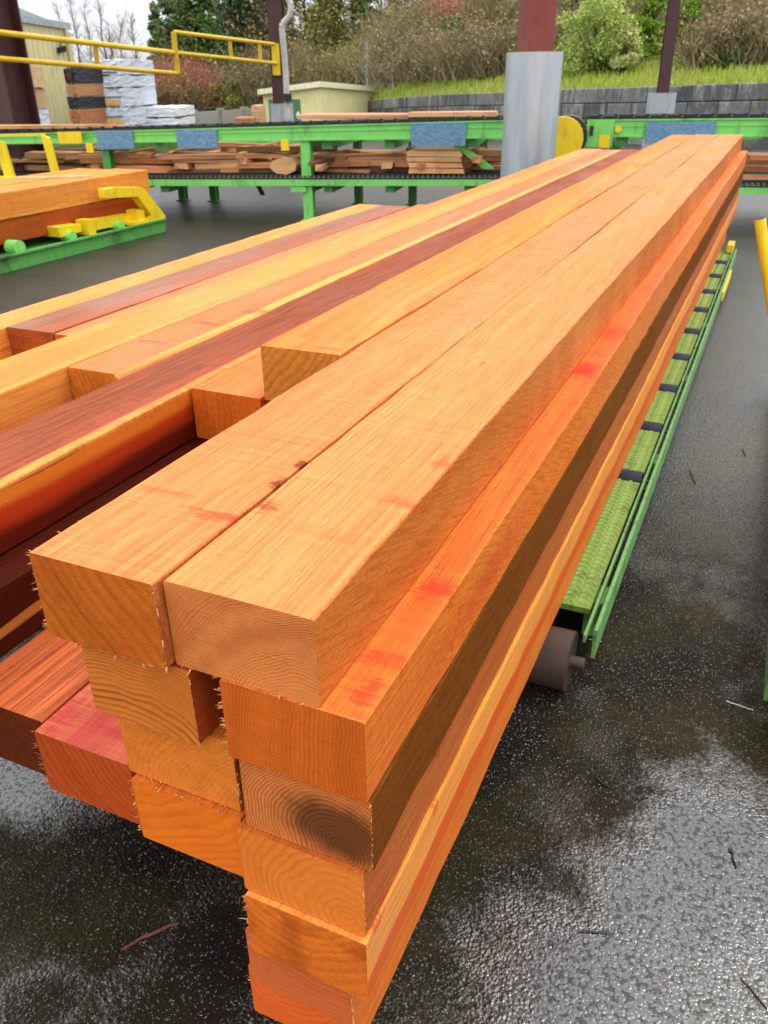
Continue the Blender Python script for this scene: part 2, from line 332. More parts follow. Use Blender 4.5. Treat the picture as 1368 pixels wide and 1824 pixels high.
# ------------------------------------------------------------------ timbers
def beam(name, x0, x1, zt, zb, y0, y1, ms, me, parent=None, wane=None, rough_edge=.0019, yaw=0., seg=.085, bev=.0026):
    """one sawn timber; object origin at the near top-left corner, its length along local Y (metres)"""
    w, h, L = (x1-x0)*S, (zt-zb)*S, (y1-y0)*S
    b = MB(); n = max(6, int(L/seg)); rings = []
    ph = [random.uniform(0, 6.28) for _ in range(8)]
    for i in range(n+1):
        y = L*i/n; e = rough_edge
        j = lambda k: e*(math.sin(y*2.1+ph[k])*.9 + random.uniform(-.8, .8))
        wv = 0
        if wane: wv = wane(y)
        lx, rx, tz, bz = j(0), w + j(1), j(2)*.7, -h + j(3)*.7
        cut = max(bev, wv)
        ring = [(lx+bev, tz), (rx-cut*.8, tz), (rx, tz-cut), (rx, bz+bev), (rx-bev, bz), (lx+bev, bz), (lx, bz+bev), (lx, tz-bev)]
        rings.append([(p[0]+random.uniform(-.3, .3)*e, y, p[1]+random.uniform(-.3, .3)*e) for p in ring])
    for rg_ in rings: b.v += rg_
    for i in range(n):
        for q in range(8):
            a = i*8+q; c = i*8+(q+1) % 8; b.f.append((a, c, c+8, a+8)); b.m.append(0)
    b.f.append(tuple(range(7, -1, -1))); b.m.append(1); b.f.append(tuple(n*8+i for i in range(8))); b.m.append(1)
    o = b.build(name, [ms, me], parent, P(x0, y0, zt)); o.rotation_euler = (0, 0, yaw); o['dims'] = (w, L, h)
    return o
def fringe(o, edges, mat, dens=900, ln=(.004, .014), name='splinter_fringe'):
    """torn fibres along the sawn near end: edges in 'l','r','t','b' plus 'L','R' for the long top edges"""
    w, L, h = o['dims']; V = []
    for e in edges:
        n = int(.75*dens*{'l': h, 'r': h, 't': w, 'b': w, 'L': 1.6, 'R': 3.0}[e]*(1 if e not in 'LR' else .11))
        for _ in range(n):
            t = random.random(); l = (ln[0] + (ln[1]-ln[0])*random.random()**2.2)*(.75 if random.random() > .08 else 1.4)
            if math.sin(t*31+w*400)+math.sin(t*83+h*900) < random.uniform(-.5, 1.3): continue

            if e == 'l': p = (0, .001, -t*h); d = (-random.uniform(.4, 1.3), -random.uniform(.1, .7), random.uniform(-.6, .7))
            elif e == 'r': p = (w, .001, -t*h); d = (random.uniform(.0, .5), -random.uniform(.3, 1.), random.uniform(-.8, .5))
            elif e == 't': p = (t*w, .001, 0); d = (random.uniform(-.6, .6), -random.uniform(.1, .6), random.uniform(-.2, .6))
            elif e == 'b': p = (t*w, .001, -h); d = (random.uniform(-.6, .6), -random.uniform(.2, .6), random.uniform(-.5, .3))
            elif e == 'L': p = (0, t*t*1.6, -.002); d = (-random.uniform(.4, 1), random.uniform(-.8, .8), random.uniform(.0, .6)); l *= .7
            else: p = (w, t*3.0, -.002); d = (random.uniform(.1, .6), random.uniform(-1, 1), random.uniform(.1, .6)); l *= .6
            p = Vector(p); d = Vector(d).normalized()*l; sdv = d.cross(Vector((random.uniform(-1, 1), random.uniform(-1, 1), random.uniform(-1, 1)))).normalized()*random.uniform(.0005, .0014)
            mdp = p + d*.55 + Vector((random.uniform(-1, 1), random.uniform(-1, 1), random.uniform(-1, 1)))*l*.12
            V.append([p - sdv, p + sdv, mdp + sdv*.7, mdp - sdv*.7]); V.append([mdp - sdv*.7, mdp + sdv*.7, p + d + sdv*.1, p + d - sdv*.1])
    return tag(quads_obj(name, np.array([[list(q) for q in f] for f in V]), mat, o), kind='stuff')
def splm(name, c): return leafmat(name, c, (c[0]*.7, c[1]*.6, c[2]*.5, 1), rough=.6)
M_spl = splm('torn_fibre', (.66, .32, .12, 1)); M_splr = splm('torn_fibre_red', (.50, .19, .075, 1))
RED = (.50, .035, .012, 1); DKR = (.12, .012, .004, 1); BLK = (.03, .008, .004, 1)
RED = (.58, .05, .018, 1)

GR = 'rough sawn timbers of the big front pack'
def T(label, x0, x1, lay, y0, y1, ms, me, zt=None, group=GR, **kw):
    zt = -1-.245*(lay-1) if zt is None else zt
    o = beam('sawn_timber', x0, x1, zt, zt-.2395, y0, y1, ms, me, **kw)
    tag(o, label, 'timber', group); return o

TAN, TAND = (.80, .36, .105, 1), (.50, .15, .028, 1)
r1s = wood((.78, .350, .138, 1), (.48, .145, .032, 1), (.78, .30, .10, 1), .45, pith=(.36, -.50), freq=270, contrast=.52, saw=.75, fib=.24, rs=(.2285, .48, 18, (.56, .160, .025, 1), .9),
           stains=[(.215, .50, 0, .03, .05, .02, RED, .55), (.20, .335, 0, .045, .02, .02, RED, .5), (.11, 1.05, 0, .012, .03, .02, DKR, .5), (.02, .24, 0, .03, .03, .03, DKR, .6)])
r1e = wood((.52, .235, .095, 1), (.20, .065, .018, 1), (.60, .26, .10, 1), .5, pith=(.20, -.20), freq=230, contrast=.85, end=True, fib=.16)
R1 = T('broad light tan timber on top of the pack nearest its open right side', -1.108, -.722, 1, 1.218, 16.52, r1s, r1e)
fringe(R1, 'bR', M_spl, 500)
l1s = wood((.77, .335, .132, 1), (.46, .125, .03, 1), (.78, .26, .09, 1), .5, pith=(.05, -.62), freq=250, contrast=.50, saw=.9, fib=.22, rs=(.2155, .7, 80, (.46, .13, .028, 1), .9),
           stains=[(.19, .20, 0, .09, .022, .02, RED, .75), (.05, .235, 0, .07, .016, .02, RED, .45), (.215, .42, 0, .022, .03, .02, DKR, .85), (.214, .335, 0, .02, .025, .02, DKR, .8), (.1, 1.9, 0, .12, .012, .02, RED, .5), (.13, 2.5, 0, .1, .012, .02, RED, .4)])
l1e = wood((.40, .150, .030, 1), (.17, .055, .015, 1), (.34, .10, .022, 1), .6, pith=(.62, .30), freq=44, contrast=.8, end=True, fib=.2)
L1 = T('light orange top timber with red saw streaks across its near end', -1.478, -1.1125, 1, 1.188, 16.45, l1s, l1e)
fringe(L1, 'lrbL', M_spl, 800)
ys_ = wood((.76, .34, .085, 1), (.48, .15, .03, 1), (.74, .27, .06, 1), .4, pith=(.22, -.55), freq=120, contrast=.7, saw=.3, fib=.15,
           stains=[(.17, .04, 0, .05, .02, .03, DKR, .35), (.2, 3.3, 0, .03, .04, .05, BLK, .5)])
ye = wood((.40, .20, .05, 1), (.20, .085, .02, 1), None, pith=(-.12, .10), freq=60, contrast=.8, end=True)
Y1 = T('short golden yellow timber on the top layer, its cut end set far back', -1.87, -1.492, 1, 2.86, 16.32, ys_, ye)
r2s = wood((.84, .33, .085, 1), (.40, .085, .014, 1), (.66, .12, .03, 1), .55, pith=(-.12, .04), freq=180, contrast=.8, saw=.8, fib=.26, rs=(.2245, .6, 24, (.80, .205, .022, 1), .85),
           stains=[(.20, .33, 0, .05, .05, .04, RED, .9), (.19, .13, 0, .07, .03, .04, RED, .6), (.205, .05, 0, .03, .05, .05, RED, .8), (.17, 1.55, 0, .08, .10, .04, (.62, .03, .012, 1), .9), (.19, 1.95, 0, .06, .13, .04, (.55, .04, .015, 1), .7), (.228, .6, -.08, .02, .4, .05, RED, .5)])
r2e = wood((.46, .15, .032, 1), (.20, .05, .010, 1), None, pith=(.9, -.12), freq=170, contrast=.85, end=True, fib=.14)
R2 = T('orange timber with red stains on its exposed top edge, second layer, open side', -.985, -.605, 2, 1.214, 16.46, r2s, r2e)
fringe(R2, 'l', M_spl, 1100, (.006, .016)); fringe(R2, 'R', M_splr, 260)
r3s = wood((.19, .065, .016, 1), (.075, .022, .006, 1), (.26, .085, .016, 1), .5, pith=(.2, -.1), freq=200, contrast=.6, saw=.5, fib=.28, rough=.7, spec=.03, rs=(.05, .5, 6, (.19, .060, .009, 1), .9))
r3e = wood((.50, .21, .08, 1), (.13, .045, .012, 1), (.48, .19, .085, 1), .4, pith=(.165, -.12), freq=150, contrast=1., end=True, fib=.15,
           stains=[(.165, 0, -.085, .14, .5, .085, (.05, .02, .007, 1), .80)])
R3 = T('dark brown timber with black rings in its end, third on the open side', -.972, -.605, 3, 1.226, 16.4, r3s, r3e)
fringe(R3, 'r', M_spl, 500, (.004, .01))
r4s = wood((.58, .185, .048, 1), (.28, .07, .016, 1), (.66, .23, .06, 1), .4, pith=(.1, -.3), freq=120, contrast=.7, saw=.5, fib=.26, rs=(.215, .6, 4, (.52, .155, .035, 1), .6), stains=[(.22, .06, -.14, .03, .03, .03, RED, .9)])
r4e = wood((.54, .215, .055, 1), (.29, .10, .022, 1), None, pith=(.20, -.10), freq=75, contrast=.65, end=True, fib=.13)
R4 = T('honey coloured end timber directly under the black ringed one', -.990, -.626, 4, 1.212, 16.42, r4s, r4e)
fringe(R4, 'r', M_spl, 900, (.004, .010)); fringe(R4, 't', M_spl, 500, (.003, .006))
r5s = wood((.86, .42, .12, 1), (.62, .22, .05, 1), (.80, .30, .07, 1), .4, pith=(.1, -.6), freq=110, contrast=.55, saw=.2, fib=.15, side=((-.085, -.10, (.62, .14, .03, 1), .2),), stains=[(.22, .04, -.01, .03, .04, .02, RED, .7), (.22, .3, -.01, .03, .03, .02, RED, .6)])
r5e = wood((.62, .225, .05, 1), (.26, .07, .013, 1), (.18, .045, .01, 1), .6, pith=(.1, .12), freq=45, contrast=.5, end=True, fib=.26)
R5 = T('bright orange timber with dark smudges on its end, fifth in the open side column', -.983, -.618, 5, 1.196, 16.4, r5s, r5e)
fringe(R5, 'l', M_spl, 900, (.005, .013)); fringe(R5, 't', M_spl, 900, (.003, .007))
r6s = wood((.72, .25, .065, 1), (.45, .11, .022, 1), (.76, .28, .07, 1), .4, pith=(.1, -.5), freq=110, contrast=.6, fib=.2)
r6e = wood((.44, .155, .062, 1), (.27, .075, .025, 1), None, pith=(.2, .5), freq=80, contrast=.5, end=True, fib=.14)
R6 = T('dull pinkish brown end timber, next to lowest in the open side column', -1.038, -.692, 6, 1.245, 16.35, r6s, r6e)
fringe(R6, 'r', M_spl, 1100, (.006, .013))
r7s = wood((.78, .26, .06, 1), (.48, .12, .02, 1), (.80, .34, .09, 1), .4, pith=(.1, -.5), freq=110, contrast=.6, fib=.2)
r7e = wood((.62, .17, .045, 1), (.33, .07, .018, 1), None, pith=(.08, .02), freq=70, contrast=.5, end=True, fib=.16)
R7 = T('red orange timber at the very bottom of the open side column', -1.078, -.71, 7, 1.285, 16.3, r7s, r7e)
fringe(R7, 'l', M_spl, 300, (.005, .012))
l2s = wood((.42, .10, .025, 1), (.20, .04, .01, 1), None, pith=(.1, -.4), contrast=.6)
l2e = wood((.48, .200, .060, 1), (.15, .055, .014, 1), (.38, .14, .035, 1), .5, pith=(.05, -.34), freq=115, contrast=1., end=True, fib=.14)
L2 = T('timber with wavy dark growth rings in its end, under the red streaked top one', -1.400, -1.072, 2, 1.212, 16.4, l2s, l2e)
fringe(L2, 'r', M_spl, 420, (.004, .012))
l3s = wood((.72, .27, .06, 1), (.40, .10, .02, 1), None, pith=(.1, -.4), contrast=.5)
l3e = wood((.52, .215, .055, 1), (.34, .115, .026, 1), None, pith=(.7, -.5), freq=120, contrast=.5, end=True, fib=.24)
L3 = T('plain ochre end timber, third down in the second column', -1.374, -1.003, 3, 1.256, 16.4, l3s, l3e)
fringe(L3, 'rb', M_spl, 700, (.004, .011))
l4s = wood((.72, .25, .055, 1), (.42, .11, .02, 1), None, pith=(.1, -.4), contrast=.5)
l4e = wood((.58, .20, .033, 1), (.34, .10, .016, 1), (.66, .25, .05, 1), .4, pith=(-.12, .3), freq=45, contrast=.7, end=True, fib=.15)
L4 = T('glowing amber end timber, lowest in the second column with a fuzzy upper edge', -1.363, -.996, 4, 1.238, 16.4, l4s, l4e)
fringe(L4, 'lt', M_spl, 900, (.004, .010))
lls = wood((.62, .22, .115, 1), (.55, .12, .06, 1), (.52, .03, .045, 1), .75, pith=(.1, -.5), freq=120, contrast=.5, saw=1.2, fib=.2, stains=[(.02, .05, 0, .05, .07, .05, (.45, .02, .04, 1), .6), (.17, .06, 0, .1, .02, .05, (.45, .02, .04, 1), .5)])
lle = wood((.36, .085, .022, 1), (.19, .036, .008, 1), None, pith=(.26, .03), freq=62, contrast=.9, end=True, fib=.15)
LL = T('pink topped timber with reddish end, sticking out low beside the second column', -1.757, -1.388, 4, 1.272, 16.3, lls, lle)
fringe(LL, 'l', M_splr, 900, (.006, .017)); fringe(LL, 'b', M_splr, 400, (.003, .008))
l5s = wood((.52, .165, .066, 1), (.27, .066, .022, 1), (.58, .205, .09, 1), .5, pith=(.2, -.3), freq=110, contrast=.75, saw=.4, fib=.4)
l5e = wood((.12, .032, .012, 1), (.05, .014, .006, 1), None, pith=(.3, .3), freq=55, contrast=.8, end=True, fib=.3)
LLL = T('brown topped timber with a dark plum end, low at the left picture edge', -2.105, -1.765, 4, 1.31, 16.3, l5s, l5e)
rds = wood((.30, .088, .030, 1), (.11, .026, .008, 1), (.40, .115, .036, 1), .4, pith=(.1, .5), freq=130, contrast=.5, saw=.3, fib=.34,
           waney=(.196, .209, (.74, .37, .11, 1)), side=((-.004, -.008, (.66, .24, .045, 1), .222), (-.028, -.062, (.44, .042, .008, 1), .222), (-.065, -.115, (.10, .009, .003, 1), .222)), stains=[(.2, 1.3, 0, .06, .9, .03, (.42, .07, .025, 1), .5)])  # side bands: orange and red wood, with shade painted in towards the bottom
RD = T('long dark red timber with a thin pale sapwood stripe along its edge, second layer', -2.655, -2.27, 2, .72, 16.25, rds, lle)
oas = wood((.80, .27, .075, 1), (.55, .12, .03, 1), (.85, .36, .12, 1), .5, pith=(.1, -.5), freq=90, contrast=.6, saw=.7, stains=[(.205, .07, 0, .03, .06, .03, RED, .9)])
oae = wood((.40, .135, .026, 1), (.23, .065, .012, 1), None, pith=(.5, -.1), freq=55, contrast=.7, end=True)  # end colour taken darker to stand in for shade in the gap
OA = T('orange timber whose cut end butts between the dark red one and the golden yellow one', -2.262, -1.9, 2, 2.868, 16.3, oas, oae)
wns = wood((.72, .255, .105, 1), (.48, .115, .045, 1), (.78, .32, .12, 1), .5, pith=(.1, -.5), freq=70, contrast=.7, saw=.8, fib=.16,
           waney=(.166, .176, (.80, .42, .13, 1)), stains=[(.12, .55, 0, .10, .02, .02, (.16, .02, .012, 1), .6), (.06, .3, 0, .09, .02, .02, (.2, .02, .012, 1), .5), (.18, .75, 0, .05, .05, .02, (.3, .03, .012, 1), .6)])
wne = wood((.42, .175, .036, 1), (.22, .08, .016, 1), None, pith=(.28, .03), freq=60, contrast=.8, end=True)
def wanef(y): return .046*max(0, 1-y/.70)**.6 + (.006 if y < .2 else 0) + (.006*abs(math.sin(y*3)) if y > .62 else 0)
WN = T('salmon timber with a chamfered waney edge at its near end, second layer', -3.013, -2.662, 2, 2.9, 16.18, wns, wne, wane=wanef)
yls = wood((.80, .385, .11, 1), (.66, .24, .06, 1), (.66, .18, .06, 1), .5, pith=(-.05, -.5), freq=60, contrast=.9, saw=.2, fib=.13, rough=.5)
YL = T('long pale yellow timber with orange streaks along its far edge, second layer', -3.40, -3.02, 2, .95, 16.25, yls, oae)
dks = wood((.05, .009, .004, 1), (.022, .004, .002, 1), (.08, .013, .005, 1), .5, pith=(.1, -.4), contrast=.6, rough=.5, stains=[(.222, .62, -.10, .03, .40, .018, (.36, .18, .06, 1), .0)], side=((-.078, -.086, (.40, .19, .06, 1), .22), (-.104, -.112, (.05, .009, .004, 1), .22)))  # shade of the gap put into the wood colour; pale band is sapwood
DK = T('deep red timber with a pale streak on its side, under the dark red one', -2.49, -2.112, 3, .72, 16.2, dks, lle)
# timbers of the pack's core that carry the ones above
fil = wood((.20, .07, .025, 1), (.10, .03, .01, 1), (.26, .09, .03, 1), .5, pith=(.1, -.4)); file_ = wood((.16, .055, .018, 1), (.09, .027, .008, 1), pith=(.1, -.2), end=True, freq=80)  # wood colour darkened to stand in for shade inside the pack
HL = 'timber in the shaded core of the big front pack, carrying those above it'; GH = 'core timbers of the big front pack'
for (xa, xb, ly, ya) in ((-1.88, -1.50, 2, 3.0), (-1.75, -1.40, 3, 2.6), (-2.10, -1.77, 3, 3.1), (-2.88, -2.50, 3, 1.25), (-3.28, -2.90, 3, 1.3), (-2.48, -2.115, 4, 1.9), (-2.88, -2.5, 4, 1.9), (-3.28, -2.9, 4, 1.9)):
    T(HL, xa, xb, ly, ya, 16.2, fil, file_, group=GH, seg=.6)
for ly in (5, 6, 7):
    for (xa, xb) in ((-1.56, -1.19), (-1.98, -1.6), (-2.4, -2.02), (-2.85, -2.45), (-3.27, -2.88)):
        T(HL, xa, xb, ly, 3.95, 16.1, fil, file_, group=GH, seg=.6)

# low pack behind, left
GP = 'timbers of the lower pack behind the big front pack'
pa = wood((.84, .42, .11, 1), (.58, .19, .045, 1), (.70, .22, .06, 1), .6, pith=(.1, -.5), freq=50, contrast=.8, rough=.45)
pb = wood((.30, .135, .062, 1), (.19, .075, .032, 1), (.40, .20, .12, 1), .6, pith=(.1, -.5), freq=60, contrast=.5, fib=.2, rough=.36, waney=(.115, .125, (.36, .13, .055, 1)))
pbe = wood((.24, .085, .028, 1), (.10, .03, .01, 1), (.40, .13, .04, 1), .6, pith=(.08, .3), freq=50, contrast=.6, end=True)
pc = wood((.80, .34, .14, 1), (.60, .19, .07, 1), (.72, .22, .09, 1), .5, pith=(.1, -.5), freq=60, contrast=.5)
pd = wood((.78, .33, .09, 1), (.52, .15, .035, 1), pith=(.1, -.5), freq=80, contrast=.5)
T('orange timber at the far edge of the lower left pack, beside open asphalt', -4.645, -4.352, 0, 3.35, 9.58, pa, pbe, zt=-1.40, group=GP)
T('grey brown timber with a wet silvery band along its top in the lower left pack', -4.345, -3.965, 0, 3.745, 9.55, pb, pbe, zt=-1.40, group=GP)
T('pinkish timber of the lower left pack lying against the long pale yellow one', -3.952, -3.60, 0, 3.75, 9.75, pc, oae, zt=-1.40, group=GP)
HP = 'timber in a lower layer of the left pack, mostly hidden by those on top'
for ly in range(1, 5):
    for i, (xa, xb) in enumerate(((-4.68, -4.33), (-4.31, -3.95), (-3.93, -3.58))):
        T(HP, xa, xb, 0, 3.36 + .05*((ly*3+i) % 4), 9.5, pd, pbe, zt=-1.40-.245*ly, group='lower timbers of the left pack', seg=.6)
for i, ya in enumerate((4.2, 6.3, 8.6)):
    tag(beam('bearer', -4.75, -3.5, -2.87, -3.049, ya, ya+.25, fil, fil), 'short cross bearer on the asphalt under the lower left pack', 'bearer', 'bearers under the left pack')

# ------------------------------------------------------------------ steel materials
M_grn = paint('green_paint', (.20, .62, .125, 1), .5, .42, (.02, .06, .018, 1), 3.)
M_grnd = paint('green_paint_grimy_shaded', (.08, .28, .06, 1), .5, .4, (.012, .02, .01, 1), 4.)  # grimy green; its darkness also stands in for shade on rear legs, cross beams
M_moss = paint('green_paint_mossy', (.20, .34, .045, 1), .5, .6, (.06, .055, .012, 1), 9.)
M_mossl = paint('worn_tread', (.42, .52, .14, 1), .45, .45, (.12, .12, .03, 1), 14.)
M_grnl = paint('pale_green_paint', (.16, .36, .10, 1), .45, .75, (.03, .06, .018, 1), 11.)
M_yel = paint('yellow_paint', (.86, .60, .008, 1), .42, .3, (.20, .11, .012, 1), 4.)
M_yeld = paint('yellow_rail_paint', (.66, .42, .010, 1), .45, .3, (.16, .09, .01, 1), 4.)
M_blk = plain('black_chain', (.012, .012, .012, 1), .5, .5)
M_stl = plain('worn_steel', (.16, .155, .15, 1), .38, .5, .7)
M_rust = paint('brown_roller_steel', (.075, .045, .032, 1), .42, .5, (.02, .014, .01, 1), 8., .5, .2)
M_navy = plain('dark_blue_rubber', (.014, .028, .055, 1), .35, .6)
M_galv = None
def galv():
    k = NT('galvanised_steel'); p = k.pos(); n = k.noise(k.scale(p, (3, 3, .5)), 2.2, 4., .6); v = k.sep(k.vor(p, 28., 'Color'))
    c = k.mix(k.rng(n, .3, .7), (.42, .47, .50, 1), (.54, .59, .62, 1)); c = k.mix(k.math('MULTIPLY', v[0], .12), c, (.56, .59, .61, 1))
    n2 = k.noise(k.scale(p, (14, 14, .7)), 1., 4.); c = k.mix(k.rng(n2, .54, .74, 0, .42), c, (.24, .26, .27, 1))
    return k.fin(c, k.rng(n, .3, .7, .34, .5), .5, .62)
M_galv = galv()
M_red = paint('oxide_red_steel', (.22, .046, .03, 1), .62, .35, (.05, .02, .016, 1), 2.)
M_blue = None
def blueplate():
    k = NT('scuffed_blue_board'); o = k.pos(); a = k.noise(k.scale(o, (9, 9, 26)), 2.2, 5., .7); b = k.noise(o, 45., 3., .7)
    c = k.mix(k.rng(a, .38, .62), (.075, .21, .37, 1), (.22, .34, .42, 1)); c = k.mix(k.rng(b, .5, .68, 0, .7), c, (.05, .12, .24, 1))
    return k.fin(c, .6, .3)
M_blue = blueplate()

# ------------------------------------------------------------------ roller conveyor under the big pack
def roller_case(label, xr, xl, ya, yb, rollers, mirror=False, detail=True):
    root = tag(empty('roller_conveyor', P((xr+xl)/2, ya, GZ)), label, 'conveyor')
    base = root.location
    def Q(x, y, z): return P(x, y, z) - base
    def bx(mb, x0, x1, y0, y1, z0, z1, mi=0):
        a, c = Q(x0, y0, z0), Q(x1, y1, z1); mb.box(a.x, c.x, a.y, c.y, a.z, c.z, mi)
    s = 1 if not mirror else -1
    for side, xx in (('r', xr), ('l', xl)):
        sg = s if side == 'r' else -s
        f = MB(); w = .035
        x0, x1 = sorted((xx, xx - sg*.022)); bx(f, x0, x1, ya+.13, yb, -2.93, -2.735)
        x0, x1 = sorted((xx-sg*w*.9, xx - sg*.14))
        for q in range(6): yq = ya+.6+q*(yb-ya-1.2)/5; bx(f, x0, x1, yq-.1, yq+.1, -3.048, -2.80)
        f.build('side_frame', M_grnl, root, bevel=.002)
        f = MB(); x0, x1 = sorted((xx - sg*.062, xx - sg*.048)); bx(f, x0, x1, ya+.05, yb, -2.775, -2.725)
        f.build('inner_rail', M_grnl, root)
    def roller(y, z, r, mat, name):
        m = MB(); a, c = sorted((xl, xr)); e_ = .105 if r > .1 else .085; m.tube(Q(a+.08, y, z), Q(c-e_, y, z), r*S, n=32)
        m.tube(Q(c-e_, y, z), Q(c-.03, y, z), r*S*.22, n=12)
        return m.build(name, mat, root, smooth=True)
    roller(ya, -2.885, .168, M_rust, 'end_roller')
    prev = ya+.36
    for y in rollers:
        roller(y, -2.785, .07, M_navy, 'roller')
    edges = [ya+.36] + list(rollers) + [yb]
    a, c = sorted((xl, xr))
    for i in range(len(edges)-1):
        y0, y1 = edges[i] + (.0 if i == 0 else .09), edges[i+1]-.09
        m = MB(); bx(m, a+.09, c-.085, y0, y1, -2.80, -2.762)
        if detail:
            st = .058; k = 0; yy = y0+.04
            while yy < y1-.03:
                xx = c-.115 if not mirror else a+.12; j = 0
                while j < 7:
                    p = Q(xx, yy + (.5*st if j % 2 else 0), -2.762); ang = R_(38 if j % 2 else -38); u = Vector((math.cos(ang), math.sin(ang), 0))*.0105; v = Vector((-u.y, u.x, 0))*.27
                    t = Vector((0, 0, .0035)); m.hexa([p-u-v, p+u-v, p+u+v, p-u+v, p-u*.8-v*.5+t, p+u*.8-v*.5+t, p+u*.8+v*.5+t, p-u*.8+v*.5+t], 1)
                    xx += -.042*s; j += 1
                yy += st
        m.build('tread_plate', [M_moss, M_mossl], root)
    return root, Q
rc, Q = roller_case('low mossy green roller conveyor with tread plates carrying the big timber pack', -.47, -3.6, 3.72, 15.75, [5.98+1.075*i for i in range(9)])
m = MB(); a, c = Q(-.62, 15.4, -2.74), Q(-.52, 15.85, -2.62); m.box(a.x, c.x, a.y, c.y, a.z, c.z); m.build('end_stop', M_yel, rc)
m = MB(); a, c = Q(-.468, 12.6, -2.9), Q(-.44, 14.2, -2.78); m.box(a.x, c.x, a.y, c.y, a.z, c.z); m.build('guard_strip', M_yel, rc)
rc2, Q2 = roller_case('second green roller conveyor just entering the picture at its right edge', .412, 3.2, 3.72, 9.6, [5.2, 6.3, 7.4, 8.5], mirror=True, detail=False)
pr = tag(empty('stop_pipe', P(.31, 9.0, -2.76)), 'leaning yellow steel pipe with open top at the right picture edge', 'pipe')
def openpipe(mb, p0, p1, r, t, n=20):
    p0, p1 = Vector(p0), Vector(p1); a = (p1-p0).normalized(); u = a.orthogonal().normalized(); w = a.cross(u); b = len(mb.v)
    for (p, rr) in ((p0, r), (p1, r), (p1, r-t), (p0 + (p1-p0)*.3, r-t)):
        for i in range(n): q = 2*math.pi*i/n; mb.v.append(tuple(p+u*rr*math.cos(q)+w*rr*math.sin(q)))
    for k_ in range(3):
        for i in range(n): j = (i+1) % n; mb.f.append((b+k_*n+i, b+k_*n+j, b+k_*n+n+j, b+k_*n+n+i)); mb.m.append(0 if k_ == 0 else 1)
m = MB(); openpipe(m, (.075*S, 0, -.02), P(-.115, 9.0, -1.275)-pr.location, .053*S, .005); m.build('pipe', [M_yel, M_stl], pr, smooth=True)
m = MB(); m.box(-.02, .13, -.08, .08, -.03, .012); m.build('mounting_plate', M_yel, pr, bevel=.003)

# ------------------------------------------------------------------ big two-level sorting conveyor across the yard
A0 = np.array([-10.05, 17.76]); cu = _n(np.array([1, .22])); cb = np.array([-cu[1], cu[0]])
def sof(px, py=240):
    r = wray((px, py))[:2]; t = cb.dot(A0)/cb.dot(r); return (r*t - A0).dot(cu)
def zof(px, py):
    r = wray((px, py)); t = cb.dot(A0)/cb.dot(r[:2]); return r[2]*t
def C(s, t, z):
    q = A0 + cu*s + cb*t; return P(q[0], q[1], z)
def conv_root(label, s0):
    return tag(empty('sorting_conveyor', C(s0, 0, GZ)), label, 'conveyor')
class CB(MB):
    def __init__(s, root): super().__init__(); s.o = root.location
    def cbox(s, s0, s1, t0, t1, z0, z1, mi=0, z0b=None, z1b=None):
        z0b = z0 if z0b is None else z0b; z1b = z1 if z1b is None else z1b
        s.hexa([C(s0, t0, z0)-s.o, C(s1, t0, z0b)-s.o, C(s1, t1, z0b)-s.o, C(s0, t1, z0)-s.o, C(s0, t0, z1)-s.o, C(s1, t0, z1b)-s.o, C(s1, t1, z1b)-s.o, C(s0, t1, z1)-s.o], mi)
def zlin(pa, pb):                                     # height along the conveyor from two sight points
    sa, za, sb, zb_ = sof(*pa), zof(*pa), sof(*pb), zof(*pb)
    return lambda s: za + (zb_-za)*(s-sa)/(sb-sa)
zt1, zb1 = zlin((0, 238.5), (890, 214)), zlin((0, 257), (890, 246.5))
zt2, zb2 = zlin((265, 320), (870, 320)), zlin((265, 331), (870, 331))
DW = 3.3
